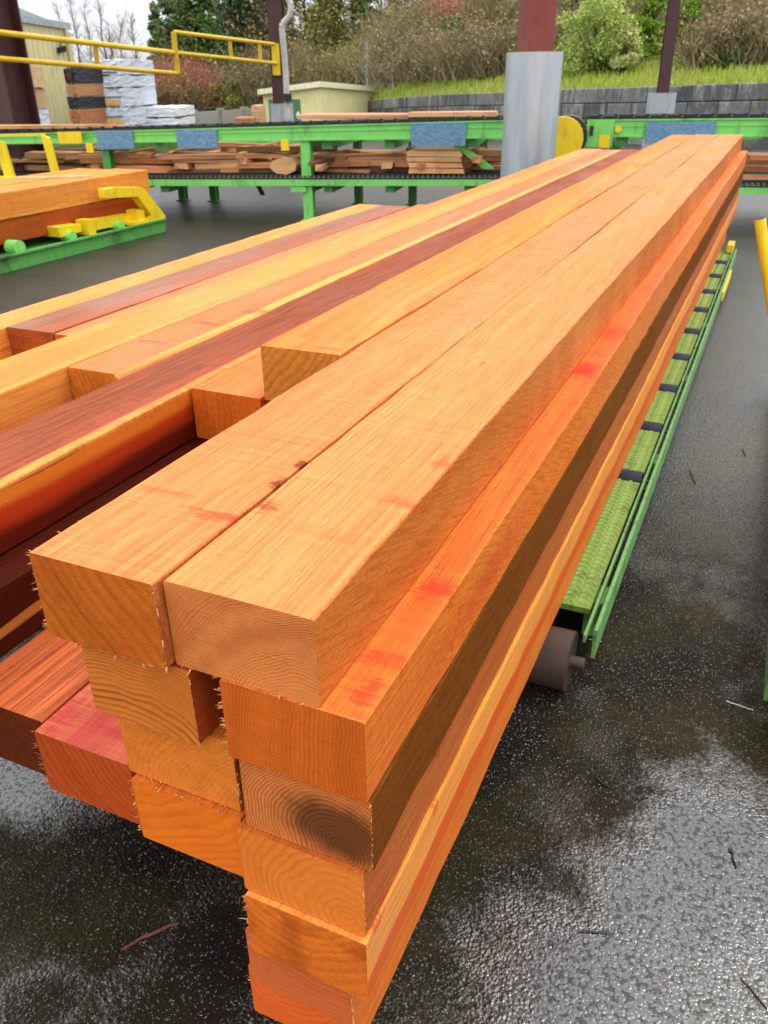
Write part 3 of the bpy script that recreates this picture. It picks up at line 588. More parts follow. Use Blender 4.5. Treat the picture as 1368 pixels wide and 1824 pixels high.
def sorting(label, sa, sb, zt1, zb1, zt2, zb2, legs, lower=True, rearlegs=()):
    r = conv_root(label, (sa+sb)/2)
    zt1f, zb1f = zt1, zb1
    for t0 in (0, DW):
        dz_ = -.26 if t0 else 0
        zt1 = lambda s_, d=dz_: zt1f(s_)+d
        zb1 = lambda s_, d=dz_: zb1f(s_)+d
        m = CB(r); q = .03
        m.cbox(sa, sb, t0+.03, t0+.07, zb1(sa)+q, zt1(sa)-q, 0, zb1(sb)+q, zt1(sb)-q)
        m.cbox(sa, sb, t0, t0+.13, zt1(sa)-q, zt1(sa), 0, zt1(sb)-q, zt1(sb)); m.cbox(sa, sb, t0, t0+.13, zb1(sa), zb1(sa)+q, 0, zb1(sb), zb1(sb)+q)
        m.cbox(sa, sb, t0+.015, t0+.03, zb1(sa)*.42+zt1(sa)*.58, zb1(sa)*.4+zt1(sa)*.6, 0, zb1(sb)*.42+zt1(sb)*.58, zb1(sb)*.4+zt1(sb)*.6)
        m.build('upper_beam', M_grn, r)
        if lower:
            m = CB(r); m.cbox(sa, sb, t0-.02, t0+.10, zb2(sa), zt2(sa), 0, zb2(sb), zt2(sb)); m.build('lower_beam', M_grn, r)
            m = CB(r); m.cbox(sa, sb, t0+.02, t0+.09, zt2(sa)+.004, zt2(sa)+.035, 0, zt2(sb)+.004, zt2(sb)+.035)
            s = sa
            while s < sb:
                m.cbox(s, s+.055, t0, t0+.11, zt2(s)+.03, zt2(s)+.085, 1); s += .115
            m.build('lower_chain', [M_blk, M_stl], r)
        m = CB(r); s = sa; i = 0
        m.cbox(sa, sb, t0+.02, t0+.11, zt1(sa)+.003, zt1(sa)+.035, 0, zt1(sb)+.003, zt1(sb)+.035)
        while s < sb-.3:
            m.cbox(s, s+.27, t0+.01, t0+.12, zt1(s)+.03, zt1(s)+.075+random.uniform(-.008, .012)); m.cbox(s+.22, s+.27, t0+.02, t0+.11, zt1(s)+.07, zt1(s)+.10); s += .32
        m.build('upper_chain', M_blk, r)
    zt1, zb1 = zt1f, zb1f
    for s in [l[0] for l in legs]:                     # cross members that tie front and rear
        m = CB(r); m.cbox(s-.12, s+.12, .14, DW, zb1(s)-.19, zb1(s)-.012); m.build('cross_beam', M_grnd, r)
        if lower: m = CB(r); m.cbox(s-.1, s+.1, .11, DW-.03, zb2(s)-.16, zb2(s)-.01); m.build('cross_beam', M_grnd, r)
    if lower:
        m = CB(r)
        for q in range(7):
            t = .3 + q*.46; m.cbox(sa, sb, t, t+.18, zt2(sa)+.02, zt2(sa)+.10, 0, zt2(sb)+.02, zt2(sb)+.10)
        m.build('lower_deck', M_blk, r)
    m = CB(r)
    for q in range(6):
        t = .5 + q*.45; m.cbox(sa, sb, t, t+.10, zt1(sa)-.10, zt1(sa)-.02, 0, zt1(sb)-.10, zt1(sb)-.02)
    m.build('upper_deck', M_blk, r)
    for (s, w, t0, mt) in legs:
        m = CB(r); m.cbox(s-w, s+w, t0, t0+.05, GZ, zb1(s)-.015); m.cbox(s-w, s+w, t0+.19, t0+.24, GZ, zb1(s)-.015); m.cbox(s-.025, s+.025, t0+.05, t0+.19, GZ, zb1(s)-.015)
        m.cbox(s-w-.06, s+w+.06, t0-.05, t0+.29, GZ, GZ+.03); m.build('leg', mt, r)
    return r
sa, sb = sof(-90), sof(985)
Lg = [(sof(541), .115, .05, M_grn), (sof(-60), .115, .05, M_grnd), (sof(180), .10, .05, M_grnd)]
Lr = []
for px, py in ((335, 355), (420, 345), (643, 360), (737, 362), (868, 350)):
    q = onz((px, py), GZ)[:2]; Lr.append(((q-A0).dot(cu), .095, DW-.3, M_grnd))
sc1 = sorting('long green two level sorting conveyor with black chain crossing the yard', sa, sb, zt1, zb1, zt2, zb2, Lg + Lr)
def plate(root, px0, px1, py0, py1, mat, name, t=-.035, th=.03, skew=0):
    s0, s1 = sof(px0), sof(px1); m = CB(root); m.cbox(s0, s1, t, t+th, zof(px0, py1), zof(px0, py0), 0, zof(px1, py1-skew), zof(px1, py0-skew)); return m.build(name, mat, root)
for a in ((173, 237, 232.5, 266, 1), (315, 387, 231, 264.5, 1), (733, 830, 219.5, 260, 2)): plate(sc1, *a[:4], M_blue, 'blue_board', skew=a[4])
for a in ((500, 514, 249, 268), (151, 163, 255, 272)): plate(sc1, *a, M_yel, 'yellow_tab')
plate(sc1, 104, 146, 235, 256, M_yel, 'yellow_panel', skew=1)
def brace(root, p0, p1, w, mat, t=.25):
    s0, z0, s1, z1 = sof(*p0), zof(*p0), sof(*p1), zof(*p1); o = root.location; m = MB()
    for tt in (0,):
        m.hexa([C(s0-w, t, z0)-o, C(s1-w, t, z1)-o, C(s1-w, t+.14, z1)-o, C(s0-w, t+.14, z0)-o, C(s0+w, t, z0)-o, C(s1+w, t, z1)-o, C(s1+w, t+.14, z1)-o, C(s0+w, t+.14, z0)-o])
    return m.build('brace', mat, root)
brace(sc1, (815, 262), (868, 303), .12, M_grn); brace(sc1, (418, 334), (432, 362), .04, M_blk, t=1.4)
plate(sc1, 512, 540, 333, 342, M_grn, 'gusset', t=-.01, th=.1)
# right-hand conveyor with the drum guard
zt3, zb3 = zlin((1045, 213), (1368, 210)), zlin((1045, 244), (1368, 243.5)); zt4, zb4 = zlin((1045, 329), (1368, 335)), zlin((1045, 339), (1368, 346))
sc2 = sorting('right hand green conveyor with yellow drum guard beyond the pack', sof(1044), sof(1480), zt3, zb3, zt4, zb4, [(sof(1430), .11, .05, M_grn), (sof(1110), .11, 2.9, M_grnd)])
plate(sc2, 1150, 1273, 217, 257, M_blue, 'blue_board', skew=0); plate(sc2, 1068, 1087, 241, 263, M_yel, 'yellow_tab'); plate(sc2, 1044, 1092, 214, 262, M_grn, 'end_plate', t=-.02)
def disc(root, px, py, r, mat, name, t0, t1, n=28, stretch=None):
    s, z = sof(px, py), zof(px, py); o = root.location; pts = []
    for i in range(n):
        a = 2*math.pi*i/n; ds, dz = r*math.cos(a), r*math.sin(a)
        if stretch and ds < 0: ds -= stretch
        pts.append(C(s+ds, t0, z+dz)-o)
    m = MB(); m.prism(pts, C(s, t1, z)-C(s, t0, z)); return m.build(name, mat, root)
disc(sc2, 1003, 246, .42, M_yel, 'drum_guard', -.32, -.10, stretch=.25)
disc(sc2, 1012, 243, .40, M_blk, 'drum', -.09, .5); disc(sc2, 1101, 230, .065, M_yel, 'bolt_cap', -.05, 0)
m = CB(sc2); s = sof(1050); m.cbox(s, s+.07, -.05, 0, zof(1050, 241), zof(1050, 224)); m.build('slot_cover', M_blk, sc2)
# yellow stop rail in front of the conveyor, left
yr = tag(empty('stop_rail', C(sof(70), -.6, GZ)), 'yellow steel stop rail with two uprights in front of the green conveyor', 'stop rail')
m = CB(yr); m.cbox(sof(18), sof(106), -.62, -.57, zof(18, 240), zof(18, 236), 0, zof(106, 239), zof(106, 235)); m.build('top_bar', M_yel, yr)
for (xa, xb, ya_, yb_) in ((17, 33, 246, 312), (101, 113, 238, 306)):
    s0, s1, lean = sof(xa), sof(xb), .18; o = yr.location; m = MB(); z0, z1 = GZ+.002, zof(xa, ya_)
    m.hexa([C(s0+lean, -.66, z0)-o, C(s1+lean, -.66, z0)-o, C(s1+lean, -.56, z0)-o, C(s0+lean, -.56, z0)-o, C(s0, -.66, z1)-o, C(s1, -.66, z1-.05)-o, C(s1, -.56, z1-.05)-o, C(s0, -.56, z1)-o]); m.build('upright', M_yel, yr)
m = CB(yr); m.cbox(sof(2), sof(40), -.9, -.5, zof(10, 318), zof(10, 309)); m.build('foot_plate', M_yel, yr)

# ------------------------------------------------------------------ loose lumber on the conveyor
def woodlite(name, c1, c2, rough=.65):
    k = NT(name); o = k.obj(); rnd = k.new('ShaderNodeObjectInfo').outputs['Random']
    n = k.noise(k.scale(o, (1.2, 16, 16)), 1., 4., .6); c = k.mix(k.rng(n, .32, .68), c1, c2)
    n2 = k.noise(k.scale(o, (2, 3, 3)), 1.3, 3.); c = k.mix(k.rng(n2, .5, .7, 0, .55), c, (.16, .05, .02, 1))
    c = k.mix(k.math('MULTIPLY', rnd, .55), c, (.52, .30, .16, 1)); return k.fin(c, rough, .3)
M_lum = woodlite('offcut_wood', (.66, .28, .11, 1), (.40, .14, .05, 1)); M_lump = woodlite('pale_offcut', (.80, .44, .18, 1), (.60, .27, .09, 1)); M_lumd = woodlite('bark_slab', (.14, .055, .03, 1), (.07, .03, .018, 1))
def board(s, t, z, L, w, h, ang, mat, label, group, name='board', tilt=0.):
    m = MB(); n = 3
    j = lambda e: random.uniform(-e, e)
    m.hexa([(-L/2+j(.03), -w/2+j(.01), j(.008)), (L/2+j(.03), -w/2+j(.01), j(.008)), (L/2+j(.03), w/2+j(.01), j(.008)), (-L/2+j(.03), w/2+j(.01), j(.008)), (-L/2, -w/2+j(.01), h+j(.01)), (L/2, -w/2+j(.01), h+j(.01)), (L/2, w/2+j(.01), h+j(.01)), (-L/2, w/2+j(.01), h+j(.01))])
    o = m.build(name, mat, None, C(s, t, z)); o.rotation_euler = (0, tilt, math.atan2(cu[1], cu[0]) + R_(ang)); return tag(o, label, 'board', group)
GL = 'loose boards on the lower deck of the long conveyor'
LB = 'rough sawn offcut board in the loose heap on the conveyor lower deck'
zd = lambda s: zt2(s)+.11
random.seed(21)
for (pa_, pb_, n, hmax) in ((-60, 170, 22, 4), (170, 360, 20, 4), (355, 530, 28, 5), (530, 735, 24, 3), (735, 900, 16, 4)):
    for i in range(n):
        s = random.uniform(sof(pa_), sof(pb_)); lay = i % hmax; cross = random.random() < .3
        t = random.uniform(.35, 2.2); h = random.uniform(.04, .085); L = random.uniform(.8, 1.9) if not cross else random.uniform(.5, .9)
        zz = zd(s)+lay*.105
        if zz > zb1(s)-.25: zz = zb1(s)-.30
        board(s, t, zz, L, random.uniform(.09, .2), h, random.uniform(-9, 9) + (90 if cross else 0), random.choice([M_lum, M_lum, M_lump, M_lumd, M_lum]), LB, GL, tilt=random.uniform(-.03, .03))
# named pieces that stand out
s = sof(500, 288); m = MB(); pts = [Vector((.0, 0, 0)) + Vector((math.cos(a)*.20, 0, math.sin(a)*.11+.11)) for a in [math.pi*2*i/8+.2 for i in range(8)]]
m.prism(pts, (0, 1.1, 0)); o = m.build('cant', M_lump, None, C(s, .15, zd(s)-.02)); o.rotation_euler = (0, 0, math.atan2(cu[1], cu[0])); tag(o, 'eight sided pale cant end facing out of the lumber heap on the conveyor', 'timber')
for i in range(4):
    s = sof(773, 278); m = MB(); 
    board(s + random.uniform(-.03, .03), .5, zd(s)+.02+i*.112, .72, .5, .058, random.uniform(-2, 2), M_lump, 'short pale plank in the neat stack under the blue board near the column', 'neat stack of short planks')
for (px, py, L, w, h, mt, lab, yy) in ((800, 211, 1.15, .5, .055, M_lump, 'orange plank lying on the black chain beside the galvanised column', 1.2), (655, 212, 2.1, .5, .05, M_lum, 'long reddish plank lying on the chain in front of the cream shed', 1.6), (40, 230, 3.0, .3, .05, M_lump, 'long pale plank on the chain at the far left', .5), (1335, 214, .0, 0, 0, None, '', 0)):
    if mt is None: continue
    s = sof(px); board(s, yy*.5, zt1(s)+.085, L, w, h, random.uniform(-3, 3), mt, lab, None)
zd2 = lambda s: zt4(s)+.11
for i in range(8):
    s = sof(random.uniform(1290, 1420)); board(s, random.uniform(.3, 2), zd2(s)+(i % 4)*.13, random.uniform(.7, 1.4), .15, .06, random.uniform(-9, 9), M_lum, 'rough offcut board on the right hand conveyor beyond the pack end', 'boards on the right hand conveyor')

# ------------------------------------------------------------------ cant carriage, left foreground
XC = -12.3
crg = tag(empty('transfer_deck', P(XC-1.5, 12, GZ)), 'low green transfer deck with yellow steel arms holding two big cants', 'conveyor')
class OB(MB):
    def __init__(s, root): super().__init__(); s.o = root.location
    def ub(s, x0, x1, y0, y1, z0, z1, mi=0):
        a, c = P(x0, y0, z0)-s.o, P(x1, y1, z1)-s.o; s.box(a.x, c.x, a.y, c.y, a.z, c.z, mi)
m = OB(crg); m.ub(XC-.06, XC, 6, 15.45, GZ+.001, -2.80); m.ub(XC-.25, XC-.06, 6, 15.45, -2.84, -2.80); m.ub(XC-.02, XC+.05, 6, 15.45, -2.80, -2.76); m.build('side_beam', paint('grimy_deck_green', (.09, .34, .06, 1), .5, .85, (.02, .03, .015, 1), 1.2), crg, bevel=.003)
m = OB(crg); m.ub(XC-4, XC-.27, 6, 15.4, -2.98, -2.84); m.build('deck', M_grnd, crg)
m = OB(crg); m.ub(XC-4.1, XC-4.04, 6, 15.45, GZ+.001, -2.80); m.build('side_beam', M_grnd, crg)
def arm(pts, th, name='arm', mat=M_yel, xoff=0.):
    o = crg.location; q = []
    for p in pts:
        d = wray(p); q.append(Vector(d*((XC+xoff)/d[0]))*S + Vector((0, 0, H)) - o)
    m = MB(); m.prism(q, (-th*S, 0, 0)); return m.build(name, mat, crg, bevel=.004)
arm([(188, 337), (205, 334), (251, 333), (258, 337), (295, 384), (293, 392), (250, 400), (238, 402), (238, 396), (262, 391), (271, 384), (246, 350), (212, 352), (190, 353)], .2)
arm([(102, 405), (144, 399), (147, 412), (108, 423)], .5, 'pad', xoff=-.15); arm([(155, 392), (169, 390), (172, 417), (160, 419)], .3, 'pad', xoff=-.05); arm([(172, 391), (235, 381), (237, 397), (172, 410)], .4, 'pad', xoff=-.2); arm([(244, 375), (257, 373), (259, 397), (248, 400)], .3, 'pad', xoff=-.05)
for (px, py, r) in ((32, 441, .13), (127, 421, .10), (214, 403, .09)):
    d = wray((px, py)); q = d*((XC-.1)/d[0]); m = MB(); c_ = Vector(q)*S + Vector((0, 0, H)) - crg.location
    m.tube(c_-Vector((.12, 0, 0)), c_+Vector((.03, 0, 0)), r*S, n=16); m.build('roller_end', M_grn, crg, smooth=True)
k1 = wood((.80, .38, .10, 1), (.52, .17, .035, 1), (.84, .46, .14, 1), .5, pith=(.3, -.5), freq=60, contrast=.8, fib=.2, saw=1.)
k1e = wood((.60, .26, .07, 1), (.34, .12, .03, 1), pith=(.2, -.1), freq=50, end=True)
k2 = wood((.40, .105, .022, 1), (.20, .045, .010, 1), (.52, .16, .035, 1), .5, pith=(.3, -.5), freq=60, contrast=.8, fib=.2, saw=1.)
def cant(label, x0, x1, zt, zb, y0, y1, ms):
    return tag(beam('cant', x0, x1, zt, zb, y0, y1, ms, k1e, rough_edge=.004), label, 'timber', 'big cants on the transfer deck')
cant('upper of two big cants on the green transfer deck, bright orange', -13.6, -12.7, -1.80, -2.245, 7.0, 15.58, k1)
cant('lower of two big cants on the green transfer deck, dark red brown', -13.65, -12.72, -2.25, -2.66, 7.0, 15.46, k2)
cant('upper cant lying behind on the transfer deck', -14.55, -13.62, -1.80, -2.245, 7.3, 15.5, k1); cant('lower cant lying behind on the transfer deck', -14.6, -13.67, -2.25, -2.66, 7.3, 15.4, k2)
for xx in (8.5, 11.5, 14.2): tag(beam('bearer', -14.7, -12.75, -2.662, -2.835, xx, xx+.3, fil, fil), 'bearer between the transfer deck and its cants', 'bearer', 'bearers on the transfer deck')
a = onz((32, 319), -1.795); b_ = onz((164, 315), -1.795)
d_ = Vector((b_[0]-a[0], b_[1]-a[1], 0))*S; m = MB(); m.box(0, d_.length, -.02, .02, 0, .02); o = m.build('lath', plain('pale_lath', (.72, .55, .32, 1)), None, P(a[0], a[1], -1.79)); o.rotation_euler = (0, 0, math.atan2(d_.y, d_.x)); tag(o, 'pale thin lath lying across the upper cant', 'lath')

M_red_backlit = paint('backlit_oxide_steel', (.060, .018, .016, 1), .5, .35, (.02, .008, .007, 1), 2.)  # same oxide red with backlit shade put into the colour
# ------------------------------------------------------------------ columns of the yard roof
def wide_flange(mb, c, w, d, z0, z1, rz, tf=.025, tw=.02):
    u = Vector((math.cos(rz), math.sin(rz), 0)); v = Vector((-u.y, u.x, 0)); c = Vector(c)
    def b(a0, a1, b0, b1):
        q = [c+u*a0+v*b0, c+u*a1+v*b0, c+u*a1+v*b1, c+u*a0+v*b1]; mb.hexa([Vector((p.x, p.y, z0)) for p in q]+[Vector((p.x, p.y, z1)) for p in q])
    b(-w/2, w/2, -d/2, -d/2+tf); b(-w/2, w/2, d/2-tf, d/2); b(-tw/2, tw/2, -d/2+tf, d/2-tf)
def steelcol(label, px, D, wpx, base_py, rz, sleeve=None, rib=True, pyc=120, box=False, mat=None):
    p = at(px, pyc, D); z0 = gz(p); k = D/1660.
    root = tag(empty('steel_column', (p.x, p.y, z0)), label, 'column', 'oxide red steel columns of the yard')
    w = wpx*k; m = MB(); wide_flange(m, (0, 0, 0), w, w*1.05, 0.02, 8.5, rz) if not box else m.box(-w/2, w/2, -w/2, w/2, .02, 8.5)
    st = m.build('shaft', M_red if box else M_red_backlit, root)
    if box: st.rotation_euler = (0, 0, rz)
    if sleeve:
        spx, top_py = sleeve; r = spx*k/2; zt = at(px, top_py, D).z - z0; m = MB(); n = 40 if not rib else 48
        ring = []
        for i in range(n):
            rr = r*(1 - (.06 if rib and i % 4 < 2 else 0)); a = 2*math.pi*i/n; ring.append((rr*math.cos(a), rr*math.sin(a)))
        b = 0
        for zz in (0, zt): m.v += [(q[0], q[1], zz) for q in ring]
        m.v += [(q[0]*.94, q[1]*.94, zt) for q in ring]; m.v += [(q[0]*.94, q[1]*.94, zt-.05) for q in ring]
        for lv in range(3):
            for i in range(n): j = (i+1) % n; m.f.append((lv*n+i, lv*n+j, lv*n+n+j, lv*n+n+i)); m.m.append(0)
        m.f.append(tuple(3*n+i for i in range(n))); m.m.append(1)
        m.build('base_sleeve', [M_galv if not rib else M_corr, M_conc], root, smooth=not rib)
    return root
M_conc = plain('concrete_fill', (.30, .29, .27, 1), .8, .3)
M_corr = paint('corrugated_sleeve', (.40, .42, .42, 1), .5, .45, (.12, .12, .12, 1), 2., .4, .25)
HROT = math.atan2(HF[0], HF[1])
steelcol('oxide red steel column rising from the big smooth galvanised sleeve', 951, 10.65, 49, 0, R_(38), (99, 93), rib=False, box=True)
c2 = steelcol('oxide red steel column with a pipe and yellow gate bracket in front of the shed', 497, 18, 25, 0, R_(20), (42, 184))
steelcol('oxide red steel column on a ribbed sleeve before the block wall, right', 1186, 21, 19, 0, R_(15), (50, 165))
cl_ = steelcol('wide oxide red steel column at the left picture edge', 14, 14, 52, 0, R_(-12), None)
# downpipe
M_pvc = plain('stained_downpipe', (.50, .47, .42, 1), .45, .4, 0, .3, 3.)
dp = MB(); o = c2.location
pth = [at(x, y, 17.6) - o for x, y in ((512, 212), (509, 130), (502, 48), (504, 42), (515, 30), (518, 20), (518, 8), (512, -6), (505, -40))]
dp.path(pth, .058, 12); dp.build('downpipe', M_pvc, c2, smooth=True)
dp = MB(); q = at(512, 174, 17.55)-o; dp.tube(q-Vector((0, 0, .06)), q+Vector((0, 0, .07)), .085, n=12); dp.build('pipe_coupling', M_blk, c2)
dp = MB(); q0, q1 = at(488, 82, 17.7), at(497, 134, 17.7); dp.hexa([at(486, 134, 17.75)-o, at(500, 134, 17.75)-o, at(500, 134, 17.9)-o, at(486, 134, 17.9)-o, at(483, 77, 17.75)-o, at(497, 77, 17.75)-o, at(497, 77, 17.9)-o, at(483, 77, 17.9)-o]); dp.build('gate_bracket', M_yel, c2)
# yellow swing barrier
br = tag(empty('barrier', at(310, 130, 16.0)), 'yellow tubular barrier spanning between the left column and the pipe column', 'barrier')
def bp(px, py): return at(px, py, 13.6 + (px-0)*(17.7-13.6)/490.) - br.location
def bar(name, *pts, r=.033):
    m = MB(); m.path([bp(*p) for p in pts], r, 10); return m.build(name, M_yeld, br, smooth=True)
bar('top_rail', (-60, 51), (310, 94), r=.04); bar('bottom_rail', (-60, 99), (316, 131), r=.036); bar('end_post', (309, 57), (317, 131), r=.045); bar('post', (169, 80), (174, 116), r=.04)
bar('top_rail', (310, 57), (488, 79)); bar('bottom_rail', (313, 94), (492, 113)); bar('post', (409, 70), (412, 102), r=.036); bar('post', (462, 79), (464, 108), r=.036)

# ------------------------------------------------------------------ warehouse, shed, walls
def ribbed_wall(mb, p0, p1, z0, z1, pitch=.3, dep=.035, mi=0, z1b=None):
    p0, p1 = Vector((p0[0], p0[1], 0)), Vector((p1[0], p1[1], 0)); L = (p1-p0).length; u = (p1-p0).normalized(); n_ = Vector((u.y, -u.x, 0)); k_ = max(2, int(L/pitch)); pr = []
    for i in range(k_):
        s = L*i/k_; pr += [(s, 0), (s+L/k_*.62, 0), (s+L/k_*.70, dep), (s+L/k_*.92, dep)]
    pr.append((L, 0)); z1b = z1 if z1b is None else z1b
    for (sa_, da), (sb_, db) in zip(pr[:-1], pr[1:]):
        a, b = p0+u*sa_+n_*da, p0+u*sb_+n_*db; za, zb_ = z1+(z1b-z1)*sa_/L, z1+(z1b-z1)*sb_/L
        mb.poly([(a.x, a.y, z0), (b.x, b.y, z0), (b.x, b.y, zb_), (a.x, a.y, za)], mi)
M_beige = paint('beige_cladding', (.60, .53, .27, 1), .55, .35, (.20, .17, .09, 1), .8)
M_cream = paint('cream_cladding', (.80, .72, .36, 1), .55, .2, (.38, .33, .17, 1), 1.2)
M_gut = plain('grey_gutter', (.30, .34, .36, 1), .5)
M_door = paint('green_door_paint', (.07, .21, .11, 1), .5, .25, (.05, .10, .06, 1), 1.)
M_bl2 = plain('black_lamp', (.02, .02, .02, 1), .4)
D0 = 46.
pA, pB = at(-260, 120, 36), at(128, 120, D0); zg = -1.15
bh = tag(empty('warehouse', (pB.x, pB.y, zg)), 'beige ribbed metal warehouse at the left behind the stacked lumber', 'building')
o = bh.location; zr0, zr1 = at(-260, -22, 36).z, at(128, 46, D0).z
dirb = Vector((HF[0], HF[1], 0)); pC = pB + dirb*16 + Vector((-HF[1], HF[0], 0))*5; pD = pA + dirb*16
m = MB(); ribbed_wall(m, pA-o, pB-o, 0, zr0-o.z, z1b=zr1-o.z); ribbed_wall(m, pB-o, pC-o, 0, zr1-o.z, z1b=zr1-o.z+.6); m.build('wall', M_beige, bh, recalc=False)
m = MB(); up = Vector((0, 0, .05)); T3 = lambda p, z, e=0: Vector((p.x-o.x, p.y-o.y, z-o.z+e))
m.poly([T3(pA, zr0, .05), T3(pB, zr1, .05), T3(pC, zr1+.6, .05), T3(pD, zr0+.6, .05)]); m.build('roof', M_gut, bh)
m = MB(); uu = (pB-pA).normalized(); fr = Vector((uu.y, -uu.x, 0)).normalized()*.14
a, b = T3(pA, zr0), T3(pB, zr1)+uu*.25
m.hexa([a+Vector((0, 0, -.16)), b+Vector((0, 0, -.16)), b+fr+Vector((0, 0, -.16)), a+fr+Vector((0, 0, -.16)), a+Vector((0, 0, .12)), b+Vector((0, 0, .12)), b+fr+Vector((0, 0, .12)), a+fr+Vector((0, 0, .12))]); m.build('gutter', M_gut, bh)
m = MB(); q = T3(pB, 0)+fr*.8-uu*.08; m.path([Vector((q.x, q.y, zr1-o.z-.1)), Vector((q.x, q.y, 0))], .07, 8); m.build('downpipe', M_beige, bh)
def onwall(px, py, off=.2):
    d = wray((px, py)); a2 = np.array([pA.x, pA.y]); u2 = np.array([uu.x, uu.y]); n2 = np.array([-u2[1], u2[0]]); t = n2.dot(a2)/n2.dot(d[:2]); q = d*t
    return Vector((q[0], q[1], q[2]+H)) + fr*(off/.14) - o
q = onwall(101, 88); m = MB(); m.hexa([q+Vector((-.22, 0, -.16)), q+Vector((.22, 0, -.10)), q+Vector((.22, .2, -.10)), q+Vector((-.22, .2, -.16)), q+Vector((-.20, 0, .06)), q+Vector((.24, 0, .14)), q+Vector((.24, .2, .14)), q+Vector((-.20, .2, .06))]); m.tube(q+Vector((-.05, .1, .1)), q+Vector((-.08, .25, .42)), .03); m.build('floodlight', M_bl2, bh)
q = onwall(122, 62, .3); m = MB(); m.tube(q, q+Vector((-.35, -.1, .22)), .10, .06, 10); m.build('wall_lamp', plain('lamp_white', (.75, .75, .75, 1)), bh)

# cream shed
DS = 54.
s0, s1, s2 = at(470, 190, DS+.5), at(572, 190, DS-2.5), at(664, 190, DS+5)
sh = tag(empty('shed', (s1.x, s1.y, -1.15)), 'small cream shed with green double door before the wooded slope', 'shed')
o = sh.location; zt_ = at(566, 168, DS-2).z - o.z; hc = (0, .4, 0, -.4); S3 = lambda p, z: Vector((p.x-o.x, p.y-o.y, z))
m = MB(); back = s0 + (s2-s1)
ribbed_wall(m, s0-o, s1-o, 0, zt_, .22, .02, z1b=zt_+.4); ribbed_wall(m, s1-o, s2-o, 0, zt_+.4, .22, .02, z1b=zt_); ribbed_wall(m, s2-o, back-o, 0, zt_, .22, .02); ribbed_wall(m, back-o, s0-o, 0, zt_, .22, .02); m.build('wall', M_cream, sh, recalc=False)
m = MB(); e = .35; c_ = [S3(p, 0) for p in (s0, s1, s2, back)]; ctr = (c_[0]+c_[2])/2
ov = [p + (p-ctr).normalized()*e for p in c_]
m.hexa([p + Vector((0, 0, zt_-.02+h_)) for p, h_ in zip(ov, hc)] + [p + Vector((0, 0, zt_+.26+h_)) for p, h_ in zip(ov, hc)]); m.build('roof', plain('cream_roof', (.84, .78, .52, 1), .6), sh)
ud = (s1-s0).normalized(); nf = Vector((ud.y, -ud.x, 0)); W_ = (s1-s0).length
for a_, b_ in ((.10, .37), (.38, .66)):
    m = MB(); p, q = c_[0]+ud*W_*a_, c_[0]+ud*W_*b_; f_ = nf*.05
    m.hexa([p+nf*.022, q+nf*.022, q+f_, p+f_]+[v_+Vector((0, 0, zt_*.86)) for v_ in (p+nf*.022, q+nf*.022, q+f_, p+f_)]); dr = m.build('door', M_door, sh)
    m = MB(); hp = (c_[0]+ud*W_*(.35 if a_ < .2 else .40)) + f_; m.box(hp.x-.05, hp.x+.05, hp.y-.08, hp.y, .95, 1.12); m.build('handle', M_stl, dr)
m = MB(); hp = c_[0]+ud*W_*.62 + nf*.055; k_ = .16; pts = [hp + ud*math.cos(a)*k_ + Vector((0, 0, math.sin(a)*k_*1.2 + zt_*.45)) for a in [2*math.pi*i/16 for i in range(16)]]
m.prism(pts, nf*.01); m.build('sign', plain('white_sign', (.75, .78, .80, 1)), sh)
# concrete yard wall, left of the shed
M_cw = paint('weathered_concrete', (.30, .285, .255, 1), .8, .4, (.12, .115, .10, 1), 1.1)
p0, p1 = at(300, 200, 52), at(470, 194, 60); cwz = at(385, 197, 56).z
cwall = tag(empty('yard_wall', (p0.x, p0.y, -1.15)), 'low weathered concrete panel wall left of the cream shed', 'wall'); o = cwall.location
uu2 = (p1-p0); n2 = Vector((uu2.y, -uu2.x, 0)).normalized()
m = MB(); a, b = Vector((0, 0, 0)), Vector((uu2.x, uu2.y, 0)); hz = cwz-o.z
m.hexa([a, b, b-n2*.2, a-n2*.2]+[v_+Vector((0, 0, hz)) for v_ in (a, b, b-n2*.2, a-n2*.2)]); m.build('panel', M_cw, cwall)
for t in (0., .25, .52, .78, 1.):
    c_ = a+(b-a)*t; m = MB(); u_ = (b-a).normalized()*.14; m.hexa([c_-u_+n2*.12, c_+u_+n2*.12, c_+u_-n2*.3, c_-u_-n2*.3]+[v_+Vector((0, 0, hz+.12)) for v_ in (c_-u_+n2*.12, c_+u_+n2*.12, c_+u_-n2*.3, c_-u_-n2*.3)]); m.build('post', M_cw, cwall)

# block retaining wall
def blockmat():
    k = NT('mossy_concrete_block'); p = k.pos(); isl = k.new('ShaderNodeNewGeometry').outputs['Random Per Island']
    n = k.noise(p, 1.3, 5., .65); n2 = k.noise(k.scale(p, (2.5, 2.5, .6)), 1.6, 5., .65); n3 = k.noise(p, 9., 4., .7)
    c = k.mix(isl, (.06, .063, .068, 1), (.22, .22, .21, 1)); c = k.mix(k.rng(n2, .5, .7, 0, .75), c, (.46, .45, .41, 1)); c = k.mix(k.rng(n3, .45, .7, 0, .6), c, (.03, .032, .035, 1))
    c = k.mix(k.rng(n, .58, .70, 0, .8), c, (.16, .13, .03, 1)); k.bump(n3, .5, .03); return k.fin(c, .75, .4)
M_block = blockmat()
wpts = [(640, 181, 60), (700, 174, 54), (800, 167.5, 47.5), (900, 163.5, 42.5), (1000, 158.5, 38.5), (1180, 153, 34.5), (1368, 146, 31.5), (1500, 142, 30)]
W = [at(x, y, d) for x, y, d in wpts]
rw = tag(empty('retaining_wall', (W[3].x, W[3].y, -1.3)), 'grey block retaining wall with mossy patches below the grassy bank', 'wall'); o = rw.location
m = MB(); BH = .56
